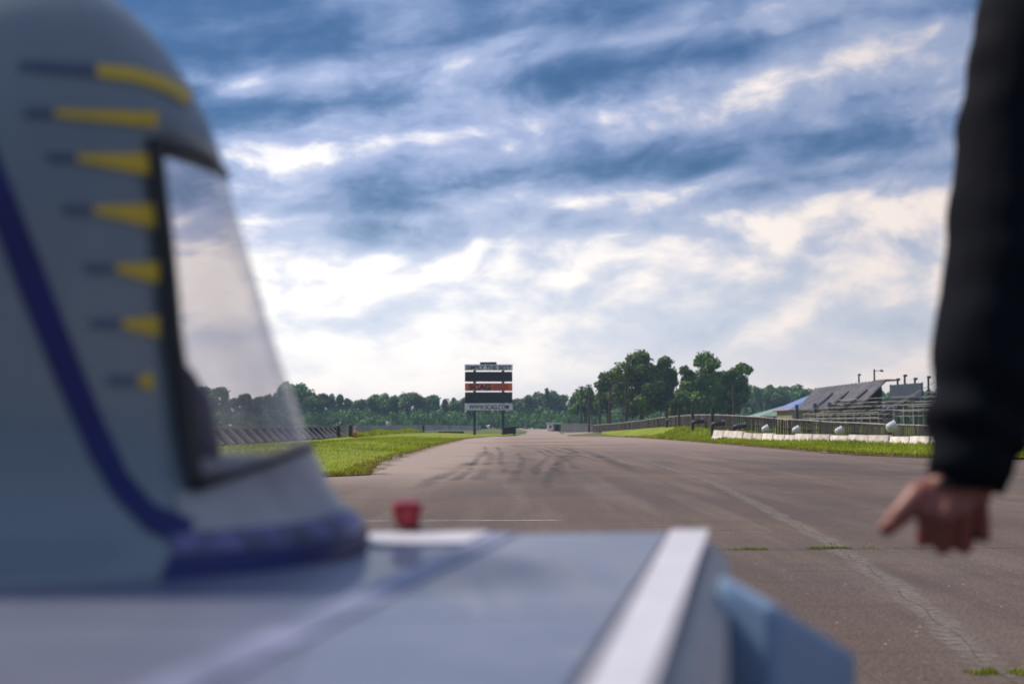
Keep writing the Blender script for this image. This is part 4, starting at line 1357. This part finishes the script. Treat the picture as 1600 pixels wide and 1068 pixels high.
def zdrop(z, p_):
    q_ = (p_ + math.pi) % (2 * math.pi) - math.pi
    p_ = abs(q_)
    k_ = min(1.0, p_ / PS)
    wgt = (z - ZD) / (ZLO - ZD) if z < ZLO else max(0, (ZHI - z) / (ZHI - ZLO))
    s_ = 0.0
    if 0 < q_ < math.pi * .8:                # the far flank of the screen reaches higher
        s_ = min(1.0, q_ / PF) * (1 - sstep(math.pi * .55, math.pi * .8, q_))
    top_ = max(0, (z - ZLO) / (ZHI - ZLO)) if z <= ZHI else max(0, (ZT - z) / (ZT - ZHI))
    return z - .036 * k_ * k_ * max(0, wgt) + .075 * s_ * top_
zs = [ZD + .001, ZD + .012, ZD + .026, ZD + .042, ZD + .06, ZD + .075, ZLO] + [lerp(ZLO, ZHI, i / 12) for i in range(1, 13)] + [lerp(ZHI, ZT, 1 - (1 - i / 12) ** 1.6) for i in range(1, 13)]
kl = zs.index(ZLO); kh = kl + 12
cb = MB(); pb = MB()
for z in zs:
    for p_ in phis: cb.v.append(tuple(surf(zdrop(z, p_), p_)))
pane_map = {}
for j in range(len(zs) - 1):
    for i in range(NPH):
        i2 = (i + 1) % NPH
        f = (j * NPH + i, j * NPH + i2, (j + 1) * NPH + i2, (j + 1) * NPH + i)
        if kl <= j < kh and i < 24: pb.f.append(f)
        else: cb.f.append(f)
ctop = len(cb.v); cb.v.append(tuple(car(lerp(uf(ZT), ub(ZT), .5), 0, ZT + .004)))
j = len(zs) - 1
for i in range(NPH): cb.f.append((j * NPH + i, j * NPH + (i + 1) % NPH, ctop))
bvh = BVHTree.FromPolygons([Vector(p) for p in cb.v], cb.f + pb.f)
def strip_loose(mb):
    used = sorted({i for f in mb.f for i in f}); m_ = {o: n for n, o in enumerate(used)}
    mb.v = [mb.v[i] for i in used]; mb.f = [tuple(m_[i] for i in f) for f in mb.f]
    return mb
pb.v = list(cb.v)
can = strip_loose(cb).build('canopy', M['car_paint'], sc, True)
md = can.modifiers.new('thick', 'SOLIDIFY'); md.thickness = .008; md.offset = -1
gm = bpy.data.materials.new('clear_screen'); gm.use_nodes = True
t = NT(gm.node_tree); t.n.clear()
out = t.node('ShaderNodeOutputMaterial')
trn = t.node('ShaderNodeBsdfTransparent'); trn.inputs[0].default_value = (.93, .90, .91, 1)
gl = t.node('ShaderNodeBsdfGlossy'); gl.inputs['Roughness'].default_value = .05
lw_ = t.node('ShaderNodeLayerWeight'); lw_.inputs[0].default_value = .5
fr_ = t.math('ADD', t.math('MULTIPLY', t.math('POWER', lw_.outputs['Facing'], 4.0), .75), .04)
m1 = t.node('ShaderNodeMixShader'); t.put(m1.inputs[0], fr_); t.l.new(trn.outputs[0], m1.inputs[1]); t.l.new(gl.outputs[0], m1.inputs[2])
df = t.node('ShaderNodeBsdfTranslucent'); df.inputs[0].default_value = (.85, .84, .85, 1)
m2 = t.node('ShaderNodeMixShader')
t.put(m2.inputs[0], t.smooth(t.noise(t.node('ShaderNodeTexCoord').outputs['Object'], 7, 4, .6), .3, .7, .09, .22))
t.l.new(m1.outputs[0], m2.inputs[1]); t.l.new(df.outputs[0], m2.inputs[2]); t.l.new(m2.outputs[0], out.inputs[0])
ws = strip_loose(pb).build('windscreen', gm, sc, True)
# rubber seal round the windscreen
def sz(z, p_, o_=0.0): return surf(zdrop(z, p_), p_, o_)
loop = [sz(lerp(ZLO, ZHI, i / 24), -PS, .003) for i in range(25)] + [sz(ZHI, lerp(-PS, PF, i / 24), -.001) for i in range(1, 25)] + [sz(lerp(ZHI, ZLO, i / 24), PF, .003) for i in range(1, 25)] + [sz(ZLO, lerp(PF, -PS, i / 24), .003) for i in range(1, 25)]
MB().tube(loop, [(.0080 if i < 26 or 47 <= i < 74 else (.0045 if i < 48 else .0035)) for i in range(len(loop))], 8).build('screen_seal', M['seal'], sc, True)
# vinyl laid on the canopy skin
def hit(px_, py_):
    loc, nrm_, idx, dist = bvh.ray_cast(Vector((0, 0, CAM_H)), ray(px_, py_).normalized())
    if loc is None: return None
    if nrm_.dot(ray(px_, py_)) > 0: nrm_ = -nrm_
    return loc, nrm_
def vinyl(name, top, bot, m, lift=.0022, n=24, k=4):
    """a strip between two pixel polylines, laid on the skin"""
    def along(pl, f):
        L = [0]
        for a_, c_ in zip(pl, pl[1:]): L.append(L[-1] + math.hypot(c_[0] - a_[0], c_[1] - a_[1]))
        x_ = f * L[-1]
        return table(list(zip(L, [p[0] for p in pl])), x_), table(list(zip(L, [p[1] for p in pl])), x_)
    b = MB(); ok = True; idx = {}
    for i in range(n + 1):
        a_, c_ = along(top, i / n), along(bot, i / n)
        for j in range(k + 1):
            q_ = hit(lerp(a_[0], c_[0], j / k), lerp(a_[1], c_[1], j / k))
            if q_ is None: continue
            idx[i, j] = len(b.v); b.v.append(tuple(q_[0] + q_[1] * lift))
    for i in range(n):
        for j in range(k):
            ks = [(i, j), (i + 1, j), (i + 1, j + 1), (i, j + 1)]
            if all(q_ in idx for q_ in ks): b.f.append(tuple(idx[q_] for q_ in ks))
    return b.build(name, m, sc, True)
spikes = [(60, 244, 175, 176, 200), (95, 238, 245, 240, 276), (120, 246, 326, 318, 358), (155, 246, 417, 409, 444), (165, 247, 503, 494, 528), (190, 238, 592, 582, 612)]
for x0, x1, yl, yt, yb in spikes:
    vinyl('yellow_flash', [(x0 + 25, yl - 3), (x1, yt)], [(x0 + 25, yl + 8), (x1, yb)], M['yellow'])
    vinyl('flash_tail', [(x0 - 22, yl - 6), (x0 + 24.5, yl - 4)], [(x0 - 22, yl + 9), (x0 + 24.5, yl + 9)], M['navy'])
vinyl('yellow_flash', [(150, 102), (210, 108), (262, 122), (300, 142)], [(150, 122), (210, 130), (258, 146), (292, 168)], M['yellow'])
vinyl('flash_tail', [(30, 96), (149, 102)], [(30, 110), (149, 121)], M['navy'])
vinyl('blue_stripe', [(-80, 40), (8, 270), (60, 400), (110, 530), (158, 650), (196, 735), (240, 790), (300, 812)], [(-138, 96), (-20, 324), (32, 462), (86, 592), (139, 711), (180, 780), (232, 832), (300, 858)], M['blue_tape'], n=60)
# pale skirt below the screen
b = MB()
for i in range(41):
    ph_ = lerp(-PS - R(3), PS + R(3), i / 40)
    for j in range(7):
        b.v.append(tuple(sz(lerp(ZD + .042, ZLO - .004, j / 6), ph_, .0028)))
for i in range(40):
    for j in range(6): b.f.append((i * 7 + j, i * 7 + 7 + j, i * 7 + 8 + j, i * 7 + j + 1))
b.build('skirt', M['skirt'], sc, True)
PB = R(60)
for k_ in range(300):                        # where the stripe runs into the collar
    d_ = surf(ZD + .022, -R(10) - R(80) * k_ / 300) - Vector((0, 0, CAM_H))
    if 800 + FPX * d_.x / (d_.y * cP + d_.z * sP) < 262:
        PB = R(10) + R(80) * k_ / 300
        break
# blue wrapped collar at the foot of the screen
for z0_, z1_, m_, nm in ((ZD + .004, ZD + .022, M['blue_tape'], 'collar_band'), (ZD + .024, ZD + .040, M['purple_tape'], 'collar_band')):
    b = MB()
    for i in range(49):
        ph_ = lerp(-PB, R(96), i / 48)
        zz0 = z0_ + .006 * math.sin(ph_ * 2.2); zz1 = z1_ + .006 * math.sin(ph_ * 2.2 + .6)
        b.v += [tuple(surf(zz0, ph_, .0035)), tuple(surf((zz0 + zz1) / 2, ph_, .006)), tuple(surf(zz1, ph_, .0035))]
    for i in range(48):
        b.f += [(3 * i, 3 * i + 3, 3 * i + 4, 3 * i + 1), (3 * i + 1, 3 * i + 4, 3 * i + 5, 3 * i + 2)]
    b.build(nm, m_, sc, True)
# cockpit inside: dash shelf, padded roll hoop, seat and steering rim
b = MB()
ring = [surf(ZLO - .012, lerp(-PS, PS, i / 20), -.012) for i in range(21)]
back_e = [car(-.42, lerp(-.2, .2, i / 20), ZLO - .012) for i in range(21)]
b.v = [tuple(p) for p in ring + back_e] + [tuple(p - Vector((0, 0, .02))) for p in ring + back_e]
for i in range(20):
    b.f += [(i, i + 1, 22 + i, 21 + i), (42 + i, 63 + i, 64 + i, 43 + i), (i, 42 + i, 43 + i, i + 1), (21 + i, 22 + i, 64 + i, 63 + i)]
b.build('dash_shelf', M['rim'], sc, True)
hoop = [car(-.40 + .02 * math.sin(a_), .17 * math.cos(a_), ZD + .05 + .36 * max(0, math.sin(a_)) ** .7) for a_ in [math.pi * i / 20 for i in range(21)]]
MB().tube(hoop, .021, 10).build('roll_hoop', M['padding'], sc, True)
MB().tube([at(255, 575, 1.42), at(285, 588, 1.42), at(308, 625, 1.42), at(320, 670, 1.42), at(330, 735, 1.42)], .012, 10).build('brace_tube', M['padding'], sc, True)
MB().box(car(-.62, 0, ZD + .20), (.10, .36, .44), rot=Matrix.Rotation(math.atan2(U.y, U.x), 3, 'Z') @ Matrix.Rotation(R(-16), 3, 'Y'), bev=.03).build('seat_back', M['black'], sc)
st = [car(-.22 + .02 * math.cos(a_), .10 * math.sin(a_), ZD + .10 + .055 * math.cos(a_)) for a_ in [2 * math.pi * i / 24 for i in range(25)]]
MB().tube(st, .010, 8).build('steering_rim', M['padding'], sc, True)
MB().tube([car(-.16, 0, ZD + .06), car(-.22, 0, ZD + .10)], .012, 8).build('steering_column', M['black'], sc, True)
# red mushroom switch on the far edge of the deck
kp = onz(636, 833.5, ZD)
ks = empty('kill_switch', (kp.x, kp.y, ZD)); ks.parent = sc
MB().lathe([(.0175, 0.0), (.0175, .006), (.013, .0085), (.0125, .012)], 24).build('collar', M['black'], ks, True, R(40))
MB().lathe([(.013, .0095), (.0145, .014), (.0158, .022), (.0168, .0275), (.0182, .0285), (.0186, .032), (.0170, .0365), (.010, .0385), (.002, .039)], 28).build('button', M['red'], ks, True, R(50))

# ------------------------------------------------------------------ person at the right edge
def fuse(mb, name, m, parent, voxel, smooth_it=6, fold=None):
    tmp = mb.build(name + '_raw', m)
    md = tmp.modifiers.new('r', 'REMESH'); md.mode = 'VOXEL'; md.voxel_size = voxel
    ms_ = tmp.modifiers.new('s', 'SMOOTH'); ms_.factor = .5; ms_.iterations = smooth_it
    C.view_layer.update()
    dg = C.evaluated_depsgraph_get()
    me = bpy.data.meshes.new_from_object(tmp.evaluated_get(dg))
    bpy.data.objects.remove(tmp)
    me.name = name
    me.materials.clear(); me.materials.append(m)
    if fold:
        ns = [v.normal.copy() for v in me.vertices]
        for v, n_ in zip(me.vertices, ns): v.co += n_ * fold(v.co)
    me.polygons.foreach_set('use_smooth', [True] * len(me.polygons))
    o = bpy.data.objects.new(name, me)
    COL.objects.link(o)
    if parent: o.parent = parent
    return o
def chain(mb, pts, rad, n=14):
    for (a_, ra), (c_, rc) in zip(zip(pts, rad), zip(pts[1:], rad[1:])): mb.capsule(a_, c_, ra, rc, n)
YP = 1.60
def hp(px_, py_, dy=0.0): return at(px_, py_, YP + dy)
person = empty('person', (.84, 1.80, 0))
tag(person, 'person in a long black sleeve standing at the right edge, fist hanging with thumb out', 'person')
off = Vector((.84, 1.80, 0))
def P(*p): return Vector(p) - off
shoulder = hp(1640, -25, .03) - off; up_mid = hp(1583, 205, .02) - off; elbow = hp(1567, 455, .0) - off; fo_mid = hp(1537, 612, -.01) - off; wrist = hp(1508, 735, -.02) - off
PELV = P(.86, 1.80, .90); CHEST = P(.80, 1.80, 1.22); NECK = P(.755, 1.80, 1.43); HEAD = P(.715, 1.80, 1.545)
sh_l = shoulder; sh_r = P(.76, 1.985, 1.365)
body = MB()
chain(body, [PELV + Vector((0, -.06, 0)), CHEST + Vector((0, -.06, 0)), NECK + Vector((.03, 0, -.08))], [.12, .125, .08])
chain(body, [PELV + Vector((0, .06, 0)), CHEST + Vector((0, .06, 0)), NECK + Vector((.03, 0, -.08))], [.12, .125, .08])
chain(body, [NECK + Vector((.03, 0, -.06)), NECK, NECK + Vector((-.02, 0, .07))], [.062, .055, .055])
chain(body, [CHEST + Vector((0, -.05, .1)), sh_l], [.10, .065])
chain(body, [CHEST + Vector((0, .05, .1)), sh_r], [.10, .065])
# head with brow, nose, chin and ears (faces -x)
body.capsule(HEAD + Vector((.02, 0, .035)), HEAD + Vector((-.01, 0, .04)), .088, .082, 18)
body.capsule(HEAD + Vector((-.035, 0, -.03)), HEAD + Vector((-.055, 0, -.085)), .055, .030, 14)
body.capsule(HEAD + Vector((-.086, 0, .02)), HEAD + Vector((-.108, 0, -.022)), .008, .013, 10)
body.capsule(HEAD + Vector((-.075, -.04, .042)), HEAD + Vector((-.075, .04, .042)), .016, .016, 10)
for s_ in (-1, 1):
    body.capsule(HEAD + Vector((.012, s_ * .083, .03)), HEAD + Vector((.005, s_ * .084, -.02)), .017, .011, 10)
    hipj = PELV + Vector((0, s_ * .095, -.03)); knee = P(.87 - .03 * s_, 1.80 + s_ * .12, .48); ank = P(.885 - .10 * s_, 1.80 + s_ * .13, .09)
    chain(body, [hipj, knee, ank], [.088, .056, .038])
    chain(body, [ank, ank + Vector((-.10, s_ * .02, -.045))], [.036, .028])
chain(body, [sh_l, up_mid, elbow, fo_mid, wrist], [.058, .050, .042, .040, .029])
e_r = P(.90, 2.06, 1.09); w_r = P(.90, 2.05, .86)
chain(body, [sh_r, e_r, w_r], [.056, .042, .028])
for k in range(4): chain(body, [w_r, w_r + Vector((-.03 + .012 * k, .0, -.075)), w_r + Vector((-.035 + .014 * k, -.01, -.115)), w_r + Vector((-.015 + .014 * k, -.03, -.125))], [.018, .011, .009, .008])
chain(body, [w_r + Vector((-.015, 0, -.02)), w_r + Vector((-.055, -.01, -.06)), w_r + Vector((-.06, -.02, -.09))], [.015, .011, .009])
# the near fist: palm, four curled fingers and the thumb sticking out
def H(px_, py_, dy): return hp(px_, py_, dy - .02) - off
kn = [(1450, 797, -.008), (1478, 804, -.018), (1505, 796, -.016), (1530, 781, -.006)]
pip = [(1443, 842, .008), (1473, 853, .002), (1506, 853, .004), (1536, 836, .008)]
dip = [(1452, 838, .034), (1480, 846, .031), (1511, 845, .032), (1537, 830, .034)]
tipf = [(1466, 812, .036), (1487, 818, .034), (1511, 815, .035), (1533, 800, .036)]
for k in range(4):
    r_ = (.0102, .0106, .0102, .0092)[k]
    chain(body, [H(*kn[k]), H(*pip[k]), H(*dip[k]), H(*tipf[k])], [r_ * 1.06, r_ * .95, r_ * .82, r_ * .72], 14)
    body.capsule(H(*kn[k]) + Vector((0, -.0005, .001)), H(*kn[k]) + Vector((0, -.0005, -.002)), r_ * 1.14, r_ * 1.12, 14)
    chain(body, [wrist + Vector(((k - 1.5) * .010, 0, -.004)), H(*kn[k])], [.022, .0125 if k < 3 else .0115], 14)
chain(body, [wrist + Vector((-.004, .010, -.03)), H(1476, 800, .018), H(1510, 800, .02)], [.024, .022, .020])
chain(body, [H(1482, 762, .004), H(1436, 774, -.004), H(1409, 801, -.006), H(1385, 825, -.002)], [.021, .0155, .0122, .0096], 14)
bo = fuse(body, 'body', M['skin'], person, .0027, 3)
# thumb nail and finger nails hidden; the thumb's nail lies on its upper side
a_, c_ = H(1398, 810, -.008), H(1388, 821, -.006)
nl_ = MB(); d_ = (c_ - a_).normalized(); sdv = Vector((0, -1, 0)).cross(d_).normalized()
for i in range(5):
    for j in range(5):
        fx, fy = i / 4 - .5, j / 4 - .5
        nl_.v.append(tuple(a_.lerp(c_, i / 4) + sdv * fy * .011 + Vector((0, -.0088 + .004 * fy * fy * 4, 0))))
for i in range(4):
    for j in range(4): nl_.f.append((i * 5 + j, i * 5 + j + 1, i * 5 + j + 6, i * 5 + j + 5))
nl_.build('thumb_nail', M['skin'], person, True)
# clothes
def folds(co):
    q = co + off
    f = .0060 * math.sin(q.z * 62 + q.x * 40 + 6 * mnoise.noise(q * 6)) * max(0, 0.45 + 1.2 * mnoise.noise(q * 5))
    f *= 0.25 + 0.75 * sstep(1.16, 1.02, q.z)
    return f + .004 * mnoise.noise(q * 7) + .003 * mnoise.noise(q * 22)
jk = MB()
chain(jk, [PELV + Vector((0, -.06, -.02)), CHEST + Vector((0, -.065, 0)), NECK + Vector((.03, -.02, -.07))], [.135, .142, .09])
chain(jk, [PELV + Vector((0, .06, -.02)), CHEST + Vector((0, .065, 0)), NECK + Vector((.03, .02, -.07))], [.135, .142, .09])
chain(jk, [NECK + Vector((.032, 0, -.07)), NECK + Vector((.012, 0, -.02))], [.082, .070])
chain(jk, [CHEST + Vector((0, -.05, .1)), sh_l], [.115, .075])
chain(jk, [CHEST + Vector((0, .05, .1)), sh_r], [.115, .075])
chain(jk, [sh_l, up_mid, elbow, fo_mid, hp(1522, 680, -.015) - off, hp(1517, 700, -.02) - off], [.074, .064, .066, .060, .054, .046], 18)
chain(jk, [hp(1545, 660, .0) - off, hp(1535, 715, -.01) - off], [.050, .028], 16)
chain(jk, [sh_r, e_r, w_r + Vector((.01, 0, .03))], [.072, .060, .044])
fuse(jk, 'jacket', M['jacket'], person, .006, 6, folds)
MB().tube([hp(1529, 684, -.02) - off, hp(1520, 718, -.02) - off, hp(1508, 750, -.02) - off, hp(1504, 760, -.02) - off, hp(1508, 748, -.02) - off], [.044, .0455, .0430, .0405, .030], 28, False).build('cuff', M['jacket'], person, True)
tr = MB()
chain(tr, [PELV + Vector((0, -.05, -.02)), PELV + Vector((0, .05, -.02))], [.128, .128])
for s_ in (-1, 1):
    hipj = PELV + Vector((0, s_ * .095, -.05)); knee = P(.87 - .03 * s_, 1.80 + s_ * .12, .48); ank = P(.885 - .10 * s_, 1.80 + s_ * .13, .10)
    chain(tr, [hipj, knee, ank], [.105, .075, .062])
fuse(tr, 'trousers', M['jeans'], person, .008, 5, lambda co: .006 * mnoise.noise(co * 10))
for s_ in (-1, 1):
    ank = P(.885 - .10 * s_, 1.80 + s_ * .13, .06)
    b = MB()
    chain(b, [ank + Vector((.035, 0, -.012)), ank + Vector((-.06, s_ * .01, -.018)), ank + Vector((-.15, s_ * .03, -.024))], [.050, .046, .036])
    b.capsule(ank + Vector((.005, 0, .0)), ank + Vector((.004, 0, .035)), .047, .046, 14)
    fuse(b, 'shoe', M['shoe'], person, .006, 4)
b = MB()
b.capsule(HEAD + Vector((.030, 0, .050)), HEAD + Vector((.005, 0, .066)), .099, .089, 18)
b.capsule(HEAD + Vector((.055, 0, .0)), HEAD + Vector((.05, 0, -.05)), .070, .048, 14)
fuse(b, 'hair', M['hair'], person, .006, 3, lambda co: .004 * mnoise.noise(co * 60))
for s_ in (-1, 1):
    MB().capsule(HEAD + Vector((-.080, s_ * .031, .018)), HEAD + Vector((-.081, s_ * .031, .018)), .0115, .0115, 12).build('eye', M['sclera'], person, True)
    MB().capsule(HEAD + Vector((-.0885, s_ * .031, .018)), HEAD + Vector((-.0886, s_ * .031, .018)), .0045, .0045, 10).build('pupil', M['iris'], person, True)
MB().capsule(HEAD + Vector((-.083, -.020, -.052)), HEAD + Vector((-.083, .020, -.052)), .0075, .0075, 10).build('mouth', M['lip'], person, True)

# ------------------------------------------------------------------ summer haze over the whole place
hzm = bpy.data.materials.new('haze'); hzm.use_nodes = True
t = NT(hzm.node_tree); t.n.clear()
out = t.node('ShaderNodeOutputMaterial')
pv = t.node('ShaderNodeVolumePrincipled')
pv.inputs['Color'].default_value = (.50, .72, 1.0, 1)
pv.inputs['Density'].default_value = 0.0003
t.l.new(pv.outputs[0], out.inputs['Volume'])
GH = GS + 5
hb = MB().box((0, 0, 10.5), (2 * GH, 2 * GH, 25.0))
HZ = hb.build('haze', hzm)
tag(HZ, kind='stuff')
